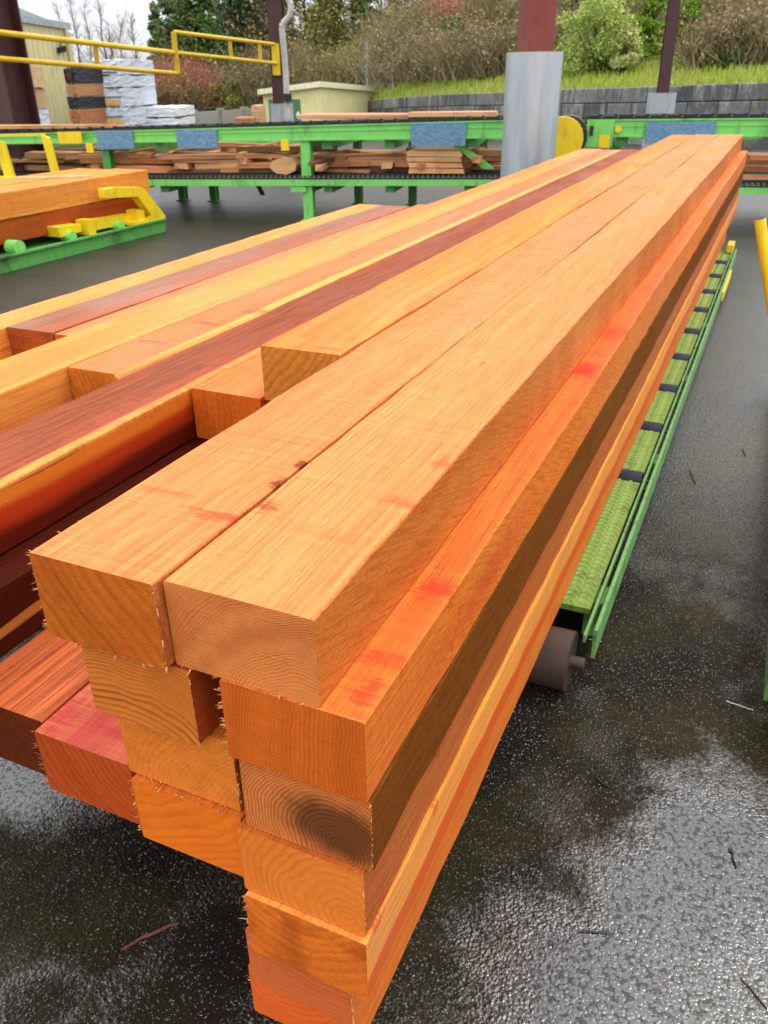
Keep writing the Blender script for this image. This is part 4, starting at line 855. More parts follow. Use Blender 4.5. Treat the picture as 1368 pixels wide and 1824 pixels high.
cum = [0]
for a, b in zip(W[:-1], W[1:]): cum.append(cum[-1]+(Vector((b.x-a.x, b.y-a.y, 0))).length)
def wat(s):
    s = min(max(s, 0), cum[-1]-1e-4)
    for i in range(len(cum)-1):
        if s <= cum[i+1]:
            t = (s-cum[i])/(cum[i+1]-cum[i]); return W[i].lerp(W[i+1], t)
for row in range(5):
    s = -(row % 2)*.6
    while s < cum[-1]:
        s0_, s1_ = max(s, 0), min(s+1.2, cum[-1])
        if s1_-s0_ > .15:
            a, b = wat(s0_+.012), wat(s1_-.012); u_ = Vector((b.x-a.x, b.y-a.y, 0)).normalized(); n_ = Vector((u_.y, -u_.x, 0)); jt = random.uniform(-.02, .03)
            za, zb_ = a.z-BH*(row+1)+.012-o.z, a.z-BH*row-.012-o.z; dz = b.z-a.z; set_ = -.05*(4-row)*0
            A, B = Vector((a.x-o.x, a.y-o.y, 0))+n_*(jt+.03*row), Vector((b.x-o.x, b.y-o.y, 0))+n_*(jt+.03*row)
            k_ = -n_*.6; e_ = n_*.03; c_ = .03
            fr_ = [A+e_+u_*c_+Vector((0, 0, za+c_)), B+e_-u_*c_+Vector((0, 0, za+dz+c_)), B+e_-u_*c_+Vector((0, 0, zb_+dz-c_)), A+e_+u_*c_+Vector((0, 0, zb_-c_))]
            bk = [A+Vector((0, 0, za)), B+Vector((0, 0, za+dz)), B+Vector((0, 0, zb_+dz)), A+Vector((0, 0, zb_))]; bb = [q+k_ for q in bk]
            i0 = len(m.v); m.v += [tuple(q) for q in fr_+bk+bb]
            fs = [(0, 1, 2, 3)] + [(i, 4+i, 4+(i+1) % 4, (i+1) % 4) for i in range(4)] + [(4+i, 8+i, 8+(i+1) % 4, 4+(i+1) % 4) for i in range(4)]
            for f in fs: m.f.append(tuple(i0+q for q in f)); m.m.append(0)
        s += 1.2
m.build('block_courses', M_block, rw)
m = MB()
for a, b in zip(W[:-1], W[1:]):
    u_ = Vector((b.x-a.x, b.y-a.y, 0)).normalized(); n_ = Vector((u_.y, -u_.x, 0))*.3
    m.poly([Vector((a.x, a.y, a.z-.06))-n_-o, Vector((b.x, b.y, b.z-.06))-n_-o, Vector((b.x, b.y, -1.3))-n_-o, Vector((a.x, a.y, -1.3))-n_-o])
m.build('backing', M_blk, rw)

# ------------------------------------------------------------------ hill behind
def hillmat():
    k = NT('grass_bank'); p = k.pos(); n = k.noise(p, .35, 5., .6); n2 = k.noise(p, 3., 5., .7); n3 = k.noise(p, 14., 3., .7)
    c = k.mix(k.rng(n, .40, .6, 0, 1, True), (.17, .28, .026, 1), (.30, .26, .08, 1)); c = k.mix(k.rng(n2, .42, .65, 0, .7), c, (.20, .32, .03, 1)); c = k.mix(k.rng(n3, .4, .7, 0, .6), c, (.09, .10, .02, 1))
    sp_ = k.sep(p)[2]; c = k.mix(k.rng(sp_, 3.2, 5.5, 0, .9, True), c, (.035, .028, .014, 1)); k.bump(n3, .6, .08); return k.fin(c, .9, .2)
M_hill = hillmat()
hx = [-500, -200, 60, 200, 330, 450, 560, 640, 700, 800, 900, 1000, 1180, 1368, 1500, 1800, 2300]
def rowp(i):                                          # for each sight column: list of (D, py)
    x = hx[i]
    wy = np.interp(x, [w_[0] for w_ in wpts], [w_[1] for w_ in wpts]); wd = np.interp(x, [w_[0] for w_ in wpts], [w_[2] for w_ in wpts])
    if x < 640: wd = 62 + (640-x)*.012; wy = 191
    g1 = np.interp(x, [60, 330, 560, 700, 850, 1000, 1200, 1368, 1500], [188, 186, 158, 150, 142, 134, 122, 118, 112])
    g2 = np.interp(x, [60, 330, 560, 700, 850, 1000, 1200, 1368], [170, 160, 140, 118, 100, 95, 85, 70])
    g3 = np.interp(x, [60, 330, 560, 700, 850, 1000, 1200, 1368], [150, 130, 95, 55, 30, 20, 0, -20]); g4 = np.interp(x, [60, 330, 560, 700, 850, 1000, 1200, 1368], [140, 110, 70, 25, -20, -30, -60, -90])
    return [(wd+.35, wy+2), (wd+5, g1), (wd+11, g2), (wd+20, g3), (wd+34, g4), (wd+70, g4-5)]
m = MB(); NR = 6
for i in range(len(hx)):
    for (d, y) in rowp(i): m.v.append(tuple(at(hx[i], y, d)))
for i in range(len(hx)-1):
    for j in range(NR-1):
        a = i*NR+j; m.f.append((a, a+NR, a+NR+1, a+1)); m.m.append(0)
hl = m.build('hill', M_hill, None, smooth=False)
md = hl.modifiers.new('sub', 'SUBSURF'); md.subdivision_type = 'SIMPLE'; md.levels = 1; md.render_levels = 1
hl.data.polygons.foreach_set('use_smooth', [True]*len(hl.data.polygons))
tag(hl, 'grassy bank rising to a wooded slope behind the block wall', kind='structure')
def hillpt(px, v):                                    # v 0..5 along the rows
    cols = [rowp(i) for i in range(len(hx))]; i = int(np.clip(np.searchsorted(hx, px)-1, 0, len(hx)-2)); t = (px-hx[i])/(hx[i+1]-hx[i]); j = min(int(v), NR-2); f = v-j
    A = at(hx[i], cols[i][j][1], cols[i][j][0]).lerp(at(hx[i], cols[i][j+1][1], cols[i][j+1][0]), f); B = at(hx[i+1], cols[i+1][j][1], cols[i+1][j][0]).lerp(at(hx[i+1], cols[i+1][j+1][1], cols[i+1][j+1][0]), f)
    return A.lerp(B, t)
V = []
for _ in range(9000):
    px = random.uniform(560, 1450); p = hillpt(px, random.random()**1.1*1.25); h = random.uniform(.10, .34); a = random.uniform(0, 6.28); u_ = Vector((math.cos(a), math.sin(a), 0))*.022; l = Vector((random.uniform(-.1, .1), random.uniform(-.1, .1), h))
    V.append([p-u_, p+u_, p+l+u_*.3, p+l-u_*.3])
tag(quads_obj('grass', np.array([[list(q) for q in f] for f in V]), leafmat('grass_blade', (0.225, 0.405, 0.024, 1), (0.450, 0.480, 0.072, 1), (0.450, 0.360, 0.108, 1))), 'rough green grass on the bank above the block wall', 'grass', kind='stuff')

# ------------------------------------------------------------------ vegetation
def rnd_dirs(n):
    v = rng.normal(size=(n, 3)); return v/np.linalg.norm(v, axis=1)[:, None]
def leaf_quads(cent, size, flat=.0, aspect=.55):
    n = len(cent); a = rnd_dirs(n); a[:, 2] *= (1-flat); a /= np.linalg.norm(a, axis=1)[:, None]
    b = np.cross(a, rnd_dirs(n)); b /= np.linalg.norm(b, axis=1)[:, None]; s = size*rng.uniform(.6, 1.35, n)[:, None]
    A = a*s*.5; B = b*s*.5*aspect
    return np.stack([cent-A-B*.3, cent-A*.1+B, cent+A+B*.1, cent+A*.1-B], 1)
def blob_pts(blobs, n, shell=.55):
    out = []; tot = sum(b[1][0]*b[1][1]*b[1][2] for b in blobs)
    for c, r in blobs:
        k_ = max(8, int(n*r[0]*r[1]*r[2]/tot)); d = rnd_dirs(k_); q = (shell + (1-shell)*rng.random(k_)**.6)[:, None]*rng.choice([1., .75, 1.12], k_)[:, None]
        out.append(np.array(c)[None] + d*q*np.array(r)[None])
    return np.concatenate(out)
def strips(P0, P1, w0, w1):
    d = P1-P0; s = np.cross(d, rnd_dirs(len(d))); s /= (np.linalg.norm(s, axis=1)[:, None]+1e-9)
    return np.stack([P0-s*w0, P0+s*w0, P1+s*w1, P1-s*w1], 1)
L_br = leafmat('dry_brown_leaf', (0.264, 0.170, 0.072, 1), (0.459, 0.315, 0.145, 1), (0.204, 0.170, 0.058, 1)); L_tw = leafmat('grey_brown_twig', (.18, .135, .070, 1), (.33, .255, .135, 1), (.13, .115, .045, 1))
L_red = leafmat('red_twig', (0.442, 0.093, 0.069, 1), (0.578, 0.204, 0.138, 1), (0.289, 0.153, 0.107, 1)); L_yg = leafmat('yellow_green_leaf', (0.240, 0.300, 0.036, 1), (0.420, 0.450, 0.072, 1), (0.150, 0.180, 0.030, 1))
L_pale = leafmat('pale_blossom_leaf', (0.483, 0.506, 0.147, 1), (0.713, 0.713, 0.331, 1), (0.253, 0.322, 0.046, 1)); L_pale2 = leafmat('spring_leaf', (.30, .38, .06, 1), (.52, .56, .16, 1), (.16, .26, .03, 1)); L_fir = leafmat('fir_needle', (0.037, 0.085, 0.022, 1), (0.093, 0.170, 0.034, 1), (0.051, 0.093, 0.041, 1))
L_con = leafmat('cedar_needle', (0.075, 0.143, 0.024, 1), (0.180, 0.255, 0.042, 1), (0.045, 0.090, 0.024, 1)); L_conl = leafmat('pale_conifer_needle', (.10, .15, .045, 1), (.20, .26, .08, 1), (.07, .11, .04, 1)); L_rus = leafmat('russet_leaf', (.30, .12, .05, 1), (.42, .22, .10, 1), (.18, .10, .04, 1)); L_moss = leafmat('mossy_leaf', (0.208, 0.208, 0.028, 1), (0.400, 0.320, 0.056, 1), (0.112, 0.136, 0.022, 1)); L_grn = leafmat('bright_green_leaf', (0.150, 0.300, 0.021, 1), (0.330, 0.450, 0.032, 1), (0.075, 0.135, 0.016, 1))
M_bark = plain('bark', (.085, .065, .045, 1), .9, .2, 0, .4, 3.); M_barkp = plain('pale_bark', (.27, .24, .21, 1), .9, .2, 0, .3, 3.)
def thicket(label, px, basev, top_py, wpx, mat_tw, mat_lf, n_tw=420, n_lf=900, leaf=.16, tw=.022, name='shrub', cat='shrub', grp=None, lean=.35):
    b = hillpt(px, basev); D = Vector((b.x, b.y, 0)).dot(Vector((HF[0], HF[1], 0))); k_ = D/1660.; hgt = max(.8, at(px, top_py, D).z - b.z); w = wpx*k_
    root = tag(empty(name, b - Vector((0, 0, .1))), label, cat, grp)
    V = []
    base = np.stack([rng.normal(0, .28*w, n_tw), rng.normal(0, .22*w, n_tw), np.zeros(n_tw)], 1)
    tip = base*1.25 + np.stack([rng.normal(0, lean*w*.5, n_tw), rng.normal(0, lean*w*.5, n_tw), hgt*rng.uniform(.45, 1.02, n_tw)*(1-.45*np.minimum(1, np.abs(base[:, 0])/(.6*w)))], 1)
    mid = (base+tip)/2 + rng.normal(0, .10*hgt, (n_tw, 3))*[1, 1, .4]
    V += [strips(base, mid, tw, tw*.7), strips(mid, tip, tw*.7, tw*.25)]
    t = rng.random(n_tw*4); i = rng.integers(0, n_tw, n_tw*4); st = mid[i] + (tip[i]-mid[i])*t[:, None]; en = st + rng.normal(0, .13*hgt, (n_tw*4, 3)) + [0, 0, .07*hgt]
    V += [strips(st, en, tw*.45, tw*.2)]
    quads_obj('branches', np.concatenate(V), mat_tw, root)
    if n_lf:
        j = rng.integers(0, len(en), n_lf); c = en[j] + rng.normal(0, .05*hgt, (n_lf, 3)); quads_obj('foliage', leaf_quads(c, leaf), mat_lf, root)
    return root
def bush(label, px, basev, top_py, wpx, mat, n=3500, leaf=.17, blobs=9, name='bush', cat='bush', trunk=True):
    b = hillpt(px, basev); D = Vector((b.x, b.y, 0)).dot(Vector((HF[0], HF[1], 0))); k_ = D/1660.; hgt = at(px, top_py, D).z - b.z; w = wpx*k_/2
    root = tag(empty(name, b - Vector((0, 0, .1))), label, cat); bl = []
    for _ in range(blobs):
        zc = hgt*random.uniform(.18, .86); r = w*random.uniform(.25, .5)*(1.1-.5*zc/hgt); bl.append(((random.uniform(-.75, .75)*w*(1.1-.6*zc/hgt), random.uniform(-.6, .6)*w, zc), (r, r, r*.75)))
    quads_obj('foliage', leaf_quads(blob_pts(bl, n, .35), leaf), mat, root)
    m = MB()
    for c, r in bl: m.tube((0, 0, 0), Vector(c)*.9, .05, .02, 6)
    m.build('stem', M_bark, root); return root
def conifer(label, px, D, top_py, wpx, mat, n=4200, leaf=.32, base_z=-1.2, droop=.3, name='conifer_tree', ragged=.35):
    p = at(px, 120, D); root = tag(empty(name, (p.x, p.y, base_z)), label, 'tree'); k_ = D/1660.; top = at(px, top_py, D).z - base_z; R = wpx*k_/2
    m = MB(); m.tube((0, 0, 0), (0, 0, top*.96), max(.16, R*.09), .03, 8); 
    n = int(n*1.9); nb = int(40 + top*5); B = []; C_ = []
    for i in range(nb):
        f = .10 + .9*(i+random.random()*.7)/nb; r = R*(1-f)**.75*random.uniform(1-ragged, 1.12)+.12; a = random.uniform(0, 6.28); z0_ = top*f
        e = Vector((math.cos(a)*r, math.sin(a)*r, z0_ - droop*r + .1)); m.tube((0, 0, z0_), e, .035, .012, 5, caps=False)
        kk = max(10, int(n/nb*(.4+1.2*(1-f)))); t = rng.random(kk)**.65; c = np.array([0, 0, z0_])[None]*(1-t)[:, None] + np.array(e)[None]*t[:, None]
        c = c + rng.normal(0, 1, (kk, 3))*np.array([.20, .20, .14])*max(r, .6)*.8 + np.stack([np.zeros(kk), np.zeros(kk), -rng.random(kk)*.22*r], 1); C_.append(c)
    m.build('trunk', M_bark, root); quads_obj('crown', leaf_quads(np.concatenate(C_), leaf, .35, .4), mat, root); return root
def bare(label, px, D, top_py, wpx, mat, base_z=-1.2, n=46, lf=None, nlf=0, leaf=.2, tw=.05, name='bare_tree', spread=.5):
    p = at(px, 120, D); root = tag(empty(name, (p.x, p.y, base_z)), label, 'tree'); k_ = D/1660.; top = at(px, top_py, D).z - base_z; R = wpx*k_/2
    m = MB(); pts = [Vector((0, 0, 0))]; 
    for i in range(1, 9): pts.append(Vector((random.uniform(-.06, .06)*R*2, random.uniform(-.06, .06)*R*2, top*i/8)))
    for i in range(8): m.tube(pts[i], pts[i+1], tw*2.4*(1-i/8.5)+.012, tw*2.4*(1-(i+1)/8.5)+.012, 6, caps=False)
    m.build('trunk', mat, root); V = []; ends = []
    for i in range(n):
        f = random.uniform(.14, .98); q = f*8; j = min(7, int(q)); st = np.array(pts[j].lerp(pts[j+1], q-j)); a = random.uniform(0, 6.28); l = R*(1.15-.75*f)*random.uniform(.5, 1.1)
        en = st + np.array([math.cos(a)*l, math.sin(a)*l, l*random.uniform(spread, spread+1.3)]); V.append(strips(st[None], en[None], tw*.5*(1.2-f), tw*.15)); V.append(strips(st[None], en[None], tw*.5*(1.2-f), tw*.15))
        t = rng.random(14)[:, None]; s2 = st+(en-st)*t; e2 = s2 + rng.normal(0, 1, (14, 3))*l*.22 + [0, 0, l*.2]; V.append(strips(s2, e2, tw*.2, tw*.07)); ends.append(e2)
        t = rng.integers(0, 14, 22); e3 = e2[t] + rng.normal(0, 1, (22, 3))*l*.10 + [0, 0, l*.08]; V.append(strips(e2[t], e3, tw*.12, tw*.05)); ends.append(e3)
    quads_obj('branches', np.concatenate(V), mat, root)
    if nlf:
        E = np.concatenate(ends); c = E[rng.integers(0, len(E), nlf)] + rng.normal(0, .04*R, (nlf, 3)); quads_obj('crown', leaf_quads(c, leaf), lf, root)
    return root
# leafless trees against the sky, left
for i, (px, tp, w_, D) in enumerate(((143, -6, 44, 96), (168, 8, 60, 84), (192, -22, 40, 102), (222, 26, 74, 80), (246, 30, 40, 98), (120, 8, 40, 104), (205, 40, 50, 90))):
    bare(('tall thin leafless tree nearest the warehouse corner', 'leafless spreading tree rising behind the barrier post', 'tallest leafless tree, its tip out of the picture', 'wide pale leafless tree right of the bare group', 'slim leafless tree next to the small conifer', 'leafless tree half hidden by the warehouse', 'low leafless tree in the middle of the bare group')[i], px, D, tp, w_, M_barkp if i % 2 else M_bark, n=52, tw=.055)
conifer('small slim conifer standing apart before the sky', 286, 88, 6, 60, L_conl, 3600, .40, ragged=.5)
conifer('mid green conifer right of the small slim one', 322, 84, -130, 120, L_conl, 8500, .40, ragged=.6)
conifer('tall conifer between the mid green one and the dark fir', 366, 86, -190, 140, L_con, 11000, .42, ragged=.6)
conifer('dark fir with spreading drooping limbs left of the pipe column', 432, 72, -190, 180, L_fir, 11500, .34, droop=.45, ragged=.5)
conifer('dark fir directly behind the pipe column', 500, 78, -210, 130, L_fir, 7500, .36, droop=.45, ragged=.5)
conifer('shadowy fir showing behind the mossy trees', 652, 84, -90, 130, L_fir, 7500, .38, ragged=.5)
conifer('green conifer between two mossy trees', 590, 84, -120, 140, L_con, 7000, .40, ragged=.5)
conifer('dark fir far up beside the red column', 905, 78, -140, 130, L_fir, 4500, .38, base_z=3)
conifer('bright yellow green cedar left of the right hand column', 1150, 43.5, -110, 110, L_grn, 8500, .15, base_z=1.3, droop=.1, ragged=.5)
conifer('bright yellow green cedar behind the right hand column', 1216, 43, -90, 105, L_grn, 8500, .15, base_z=1.3, droop=.1, ragged=.5)
for i, (px, tp, w_, D, lf, nl) in enumerate(((472, -120, 150, 70, L_br, 1500), (548, -130, 190, 69, L_moss, 4200), (598, -60, 130, 76, L_moss, 3000), (700, -140, 150, 72, L_moss, 3600), (770, -90, 130, 70, L_br, 2200), (1040, -90, 130, 60, L_moss, 2600))):
    bare(('brown tangled tree just left of the pipe column', 'mossy tree with yellowish leaves right of the pipe column', 'olive leaved tree above the fence posts', 'mossy tree over the brown thicket', 'brown leaved tree above the middle of the thicket', 'mossy tree behind the pale blossoming bush')[i], px, D, tp, w_, M_bark, n=80, lf=lf, nlf=nl, leaf=.26, tw=.07, name='mossy_tree', base_z=-1 if px < 640 else 2)
# brush along the foot of the slope
TH = [(650, 1.2, 70, 90, L_tw, L_moss, 'olive thicket behind the chain link fence'), (745, 1.6, 0, 110, L_tw, L_moss, 'olive leaved brush above the left end of the block wall'), (252, .2, 96, 96, L_red, L_red, 'red twigged brush right of the white lumber stack'), (300, .35, 88, 100, L_red, L_tw, 'red topped brush below the barrier end post'), (352, .3, 92, 96, L_red, L_br, 'red and brown brush under the barrier rails'),
      (262, .05, 140, 90, L_tw, L_tw, 'grey brown brush above the low white lumber packs'), (330, .05, 128, 90, L_tw, L_moss, 'grey brush above the concrete yard wall'), (470, .35, 70, 110, L_tw, L_br, 'brown thicket left of the pipe column foot'),
      (540, .35, 62, 120, L_tw, L_br, 'tall brown thicket behind the cream shed'), (600, .5, 78, 100, L_tw, L_moss, 'olive brown thicket left of the fence'), (716, 1.15, 24, 110, L_tw, L_br, 'brown thicket at the left end of the block wall'),
      (775, 1.1, 40, 105, L_tw, L_br, 'tan thicket above the middle of the block wall'), (838, 1.1, 28, 110, L_tw, L_br, 'dense tan thicket left of the galvanised column'), (895, 1.15, 20, 95, L_tw, L_br, 'brown thicket touching the galvanised column'),
      (800, 2.6, -30, 110, L_red, L_br, 'reddish brush high above the tan thickets'), (880, 2.6, -40, 90, L_tw, L_moss, 'olive brush high beside the red column'), (722, 2.0, -20, 120, L_tw, L_moss, 'olive brush high on the slope'), (990, 1.6, 18, 90, L_tw, L_br, 'brown brush right of the red column'),
      (1285, 1.0, 8, 120, L_tw, L_br, 'brown leaved thicket right of the yellow green cedars'), (1350, 1.0, -20, 120, L_tw, L_br, 'brown leaved thicket at the right picture edge'), (1310, 2.0, -70, 150, L_tw, L_br, 'tall brown brush above the right thickets'), (1420, 1.2, -30, 120, L_tw, L_br, 'brown thicket running out of the picture at right'), (1100, 2.0, -60, 140, L_tw, L_moss, 'olive brush behind the pale blossoming bush')]
for (px, v, tp, w_, a, b_, lab) in TH: thicket(lab, px, v, tp, w_, a, b_, 420, 1500, .15)
bush('yellow green bush over the concrete wall', 405, .25, 130, 90, L_yg, 3600, .20); bush('low olive bush left of the cream shed', 455, .2, 150, 60, L_moss, 2200, .2)
bush('big pale green blossoming bush above the block wall', 1072, .85, -30, 190, L_pale2, 11000, .14, 22); bush('lower blossoming bush hanging over the grass', 1108, .7, 40, 100, L_pale, 5200, .13, 11)
bush('bright green shrub on the bank left of the galvanised column', 872, 1.15, 92, 60, L_grn, 1800, .15); bush('yellow green shrub in the tan thicket', 742, 1.35, 78, 64, L_yg, 1800, .16)
bush('dark green shrub high in the thicket', 815, 1.9, 20, 80, L_con, 2600, .18); bush('russet shrub right of the red column', 985, 1.0, 76, 56, L_rus, 1600, .15); bush('low dark green shrub under the right hand thickets', 1300, .9, 78, 80, L_con, 2200, .15)
bush('russet shrub in the thicket at the right', 1262, 1.2, 28, 70, L_rus, 2000, .15)
bush('small green bush at the foot of the fence', 585, .3, 140, 70, L_grn, 1600, .16); bush('dark green bush behind the fence', 640, 1.0, 92, 90, L_con, 3000, .2)
# chain-link fence on the bank
fp = [hillpt(x, .75) for x in (560, 612, 636, 656, 700)]; M_wire = plain('fence_wire', (.50, .52, .53, 1), .5, .5, .2)
fn = tag(empty('fence', fp[2]), 'chain link fence with grey posts on the bank right of the cream shed', 'fence'); o = fn.location; hF = 1.9
for i, p in enumerate(fp):
    m = MB(); m.tube(p-o-Vector((0, 0, .3)), p-o+Vector((0, 0, hF*(1.45 if i == 3 else 1.02))), .075 if i != 3 else .11, n=8); m.build('post', M_wire, fn)
V0, V1 = [], []
for p, q in zip(fp[:-1], fp[1:]):
    L = (q-p).length; n = int(L/.16)
    for i in range(-12, n+1):
        for sg in (1, -1):
            s0_, s1_ = i*.16, i*.16+hF
            f0, f1 = max(0, -s0_/hF), min(1, (L-s0_)/hF)
            if f1 <= f0: continue
            for (f_, lst) in ((f0, V0), (f1, V1)):
                t = (s0_+f_*hF)/L; zz = f_*hF if sg == 1 else (1-f_)*hF; lst.append(np.array(p.lerp(q, t)-o+Vector((0, 0, zz))))
    V0.append(np.array(p-o+Vector((0, 0, hF)))); V1.append(np.array(q-o+Vector((0, 0, hF))))
quads_obj('mesh', strips(np.array(V0), np.array(V1), .0075, .0075), M_wire, fn)
# ------------------------------------------------------------------ wrapped lumber packs in the yard
def wrapmat(name, c, rough=.35):
    k = NT(name); p = k.pos(); n = k.noise(k.scale(p, (2, 2, 5)), 1.5, 5., .6); n2 = k.noise(p, 7., 4., .6); k.bump(n, .8, .12)
    cc = k.mix(k.rng(n2, .4, .7, 0, .35), c, (c[0]*.6, c[1]*.6, c[2]*.62, 1)); return k.fin(cc, rough, .5)
M_wh = wrapmat('white_wrap', (.62, .65, .72, 1)); M_wh2 = wrapmat('clean_white_wrap', (.80, .82, .84, 1)); M_bk = wrapmat('black_wrap', (.014, .016, .022, 1), .4)
M_ends = woodlite('stacked_board_ends', (.56, .19, .055, 1), (.36, .10, .03, 1)); M_endp = woodlite('pale_board_ends', (.72, .48, .26, 1), (.55, .34, .17, 1)); M_gp = plain('green_print', (.06, .16, .09, 1)); M_yp = plain('yellow_wood_strip', (.70, .38, .09, 1)); M_rp = plain('dark_red_print', (.10, .015, .015, 1))
def pack(label, px0, px1, py0, py1, D, depth, mat, grp, boards=None, yaw=0., strips_=(), edge_px=None, slump=.04):
    a, b = at(px0, (py0+py1)/2, D), at(px1, (py0+py1)/2, D); zt_, zb_ = at((px0+px1)/2, py0, D).z, at((px0+px1)/2, py1, D).z
    u_ = Vector((b.x-a.x, b.y-a.y, 0)); w = u_.length; rz = math.atan2(u_.y, u_.x) + yaw
    c = (a+b)/2; root = tag(empty('lumber_pack', (c.x, c.y, zb_), rz), label, 'lumber pack', grp); h = zt_-zb_
    if boards:
        m = MB(); nx_, nz_ = boards
        for i in range(nx_):
            for j in range(nz_):
                y_ = random.uniform(-.03, .03); m.box(-w/2+w*i/nx_+.008, -w/2+w*(i+1)/nx_-.008, y_, depth+y_, h*j/nz_+.006, h*(j+1)/nz_-.006)
        m.build('boards', mat, root)
    else:
        import bmesh
        bm = bmesh.new(); bmesh.ops.create_grid(bm, x_segments=1, y_segments=1, size=.1); bm.free()
        m = MB(); nx_, nz_ = 9, 5; g_ = {}
        def pt(i, j, k_):
            x = -w/2+w*i/nx_; z = h*j/nz_; y = depth*k_/4; r = slump
            return (x*(1+random.uniform(-r, r)*.25) , y + random.uniform(-r, r)*.5, max(0, z + (random.uniform(-r, r) if 0 < j else 0)))
        P_ = {(i, j, k_): pt(i, j, k_) for i in range(nx_+1) for j in range(nz_+1) for k_ in range(5)}
        for i in range(nx_):
            for j in range(nz_):
                m.poly([P_[i, j, 0], P_[i+1, j, 0], P_[i+1, j+1, 0], P_[i, j+1, 0]]); m.poly([P_[i+1, j, 4], P_[i, j, 4], P_[i, j+1, 4], P_[i+1, j+1, 4]])
        for j in range(nz_):
            for k_ in range(4):
                m.poly([P_[0, j, k_+1], P_[0, j, k_], P_[0, j+1, k_], P_[0, j+1, k_+1]]); m.poly([P_[nx_, j, k_], P_[nx_, j, k_+1], P_[nx_, j+1, k_+1], P_[nx_, j+1, k_]])
        for i in range(nx_):
            for k_ in range(4):
                m.poly([P_[i, nz_, k_], P_[i+1, nz_, k_], P_[i+1, nz_, k_+1], P_[i, nz_, k_+1]])
        m.build('wrap', mat, root, recalc=False)
    for (f0, f1, g0, g1, mt, nm) in strips_:
        m = MB(); m.box(-w/2+w*f0, -w/2+w*f1, -.05, -.03, h*g0, h*g1); m.build(nm, mt, root)
    m = MB()
    for f in (.15, .5, .85): m.box(-w/2+w*f-.05, -w/2+w*f+.05, .02, depth-.02, -.09, -.004)
    m.build('dunnage', M_endp, root); return root
GB = 'lumber packs stacked against the warehouse'; GW = 'white wrapped packs in the tall stack'; GLW = 'low white wrapped packs'
DP = 41.
for i, (y0_, y1_, wrap) in enumerate(((121, 149, 1), (151, 171, 0), (173, 194, 1), (196, 219, 0), (221, 242, 0))):
    xo = i*3.2
    lab = ('black wrapped pack on top of the stack against the warehouse', 'bare orange lumber pack under the topmost black wrapped one', 'lower black wrapped pack between two bare orange packs', 'bare orange lumber pack below the lower black wrapped one', 'bottom lumber pack of the stack against the warehouse')[i]
    pack(lab, 112+xo, 136+xo, y0_, y1_, DP, 3.2, M_bk if wrap else M_ends, GB, None if wrap else (5, 6), yaw=-.42, strips_=((.35, .75, .25, .7, M_rp, 'emblem'),) if i == 0 else ())
for i, (y0_, y1_) in enumerate(((107, 133), (135, 155), (157, 189), (191, 222), (224, 244))):
    lab = ('topmost pack of the tall white wrapped stack', 'second pack from the top of the tall white wrapped stack', 'middle pack of the tall white stack with a yellow strip', 'fourth pack of the tall white stack just above the chain', 'bottom pack of the tall white wrapped stack')[i]
    st_ = [((.06, .62, .12, .22, M_gp, 'printed_band'),), (), ((.04, .66, .48, .54, M_gp, 'printed_band'), (.10, .62, .08, .34, M_yp, 'wood_strip')), ((.04, .66, .42, .5, M_gp, 'printed_band'), (.12, .62, .06, .32, M_yp, 'wood_strip')), ()][i]
    pack(lab, 164+i*2.5, 234+i*3, y0_, y1_, 42.5, 3.4, M_wh, GW, strips_=st_, yaw=-.06, slump=.06)
pack('upper of the two low white wrapped packs', 246, 318, 192, 208, 44, 3.2, M_wh2, GLW, yaw=-.05); pack('lower of the two low white wrapped packs', 246, 319, 211, 226, 44, 3.2, M_wh2, GLW, yaw=-.05)
pack('dark shaded lumber pack behind the tall white stack', 236, 248, 146, 200, 46, 2.5, M_ends, None, (2, 8))
for i, (y0_, y1_) in enumerate(((118, 158), (161, 198))):
    pack(('upper pale lumber pack at the left picture edge', 'lower pale lumber pack at the left picture edge')[i], -70, 16+i*3, y0_, y1_, 27, 3, M_endp, 'pale packs at the left picture edge', (9, 8))
pack('grey wrapped pack under the pale lumber at the left picture edge', -70, 24, 200, 236, 27, 3, M_wh, None)
pack('small pale lumber pile left of the cream shed', 449, 466, 188, 224, 50, 2, M_endp, None, (3, 6)); pack('low reddish board pile before the concrete wall', 418, 452, 210, 224, 49, 2, M_ends, None, (4, 3))

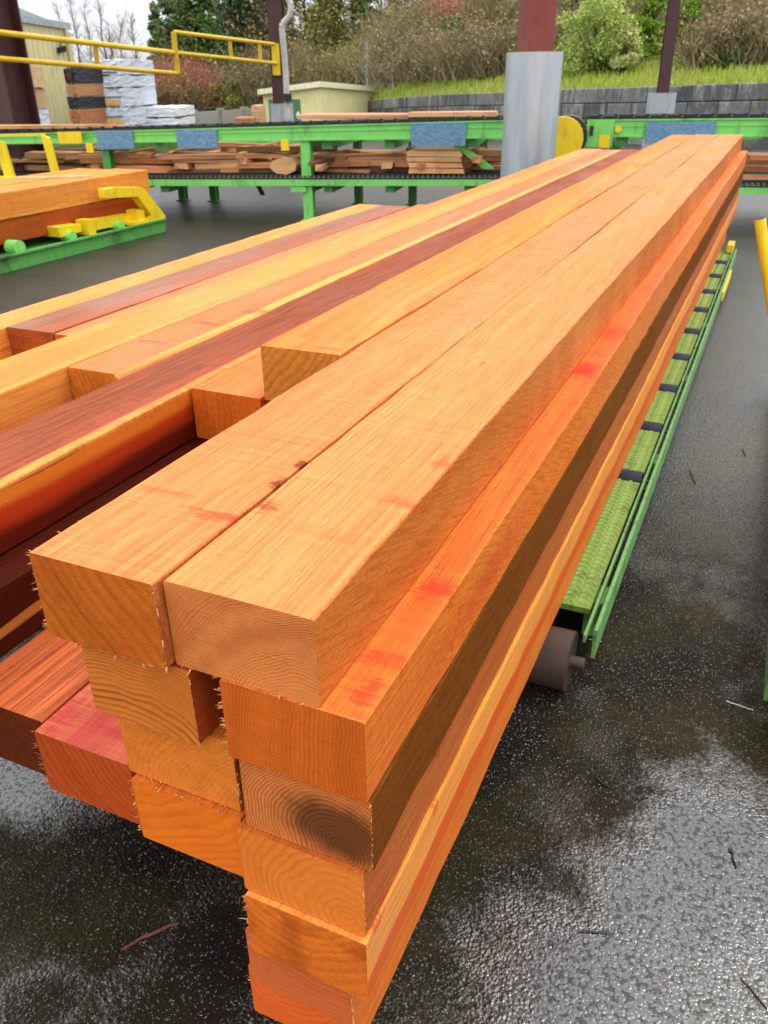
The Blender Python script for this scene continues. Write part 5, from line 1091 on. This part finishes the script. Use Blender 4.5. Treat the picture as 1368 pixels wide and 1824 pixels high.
# ------------------------------------------------------------------ bits on the asphalt
def gpt(px, py): return Vector(onz((px, py), GZ))*S + Vector((0, 0, H))
M_tw = plain('red_brown_twig', (.16, .045, .03, 1), .6, .4); M_chip = leafmat('wood_chip', (.45, .22, .09, 1), (.16, .07, .035, 1), (.3, .2, .12, 1)); M_dkc = plain('dark_bark_sliver', (.03, .02, .013, 1), .5, .5)
def sliver(px0, py0, px1, py1, r, mat, label, name='wood_sliver', knob=False, cat='sliver', grp=None):
    a, b = gpt(px0, py0), gpt(px1, py1); m = MB(); n = 6; pts = [a.lerp(b, i/n) + Vector((random.uniform(-1, 1)*r*1.2, random.uniform(-1, 1)*r*1.2, r*.9 + random.uniform(0, r))) for i in range(n+1)]
    for i in range(n):
        q = r*(1-.5*abs(i/n-.4)); m.tube(pts[i]-a, pts[i+1]-a, q, q*.93, 7)
    if knob: m.tube(pts[3]-a, pts[3]-a+Vector((.012, .016, .004)), r*.8, r*.4, 6)
    return tag(m.build(name, mat, None, a, smooth=True), label, cat, grp)
sliver(218, 1690, 318, 1645, .0042, M_tw, 'thin red brown twig on the wet asphalt left of the pack', 'twig', True, 'twig')
for (x0_, y0_, x1_, y1_, r, lab) in ((1028, 1661, 1082, 1662, .0022, 'dark horizontal sliver on the shiny asphalt, lower right'), (1298, 1512, 1312, 1545, .003, 'dark bark sliver near the right picture edge'), (1060, 1386, 1082, 1402, .0025, 'short dark sliver on asphalt right of the pack'), (1318, 1740, 1366, 1800, .0018, 'long dark splinter in the bottom right corner'), (1228, 838, 1238, 862, .0035, 'brown bark scrap on the grey asphalt'), (1322, 800, 1328, 814, .003, 'small brown bark scrap near the right conveyor')):
    sliver(x0_, y0_, x1_, y1_, r, M_dkc, lab)
for (x0_, y0_, x1_, y1_) in ((1294, 1250, 1342, 1266), (1095, 930, 1110, 934), (1050, 1140, 1072, 1144)):
    sliver(x0_, y0_, x1_, y1_, .0022, plain('pale_stick', (.55, .55, .56, 1), .4), ('pale stick beside the right hand conveyor end', 'pale chip beside the rail of the mossy conveyor', 'pale chip by the end roller of the mossy conveyor')[[1294, 1095, 1050].index(x0_)], 'stick', cat='stick')
cc = []
for _ in range(700):
    px, py = random.uniform(-100, 1450), 560 + 1300*random.random()
    q = gpt(px, py); cc.append((q.x, q.y, .004))
for _ in range(500):
    q = gpt(random.uniform(0, 760), random.uniform(1380, 1824)); cc.append((q.x, q.y, .003))
tag(quads_obj('wood_crumbs', leaf_quads(np.array(cc), .0065, .9, .4), M_chip), 'sawdust crumbs and chips scattered over the wet asphalt', 'sawdust', kind='stuff')
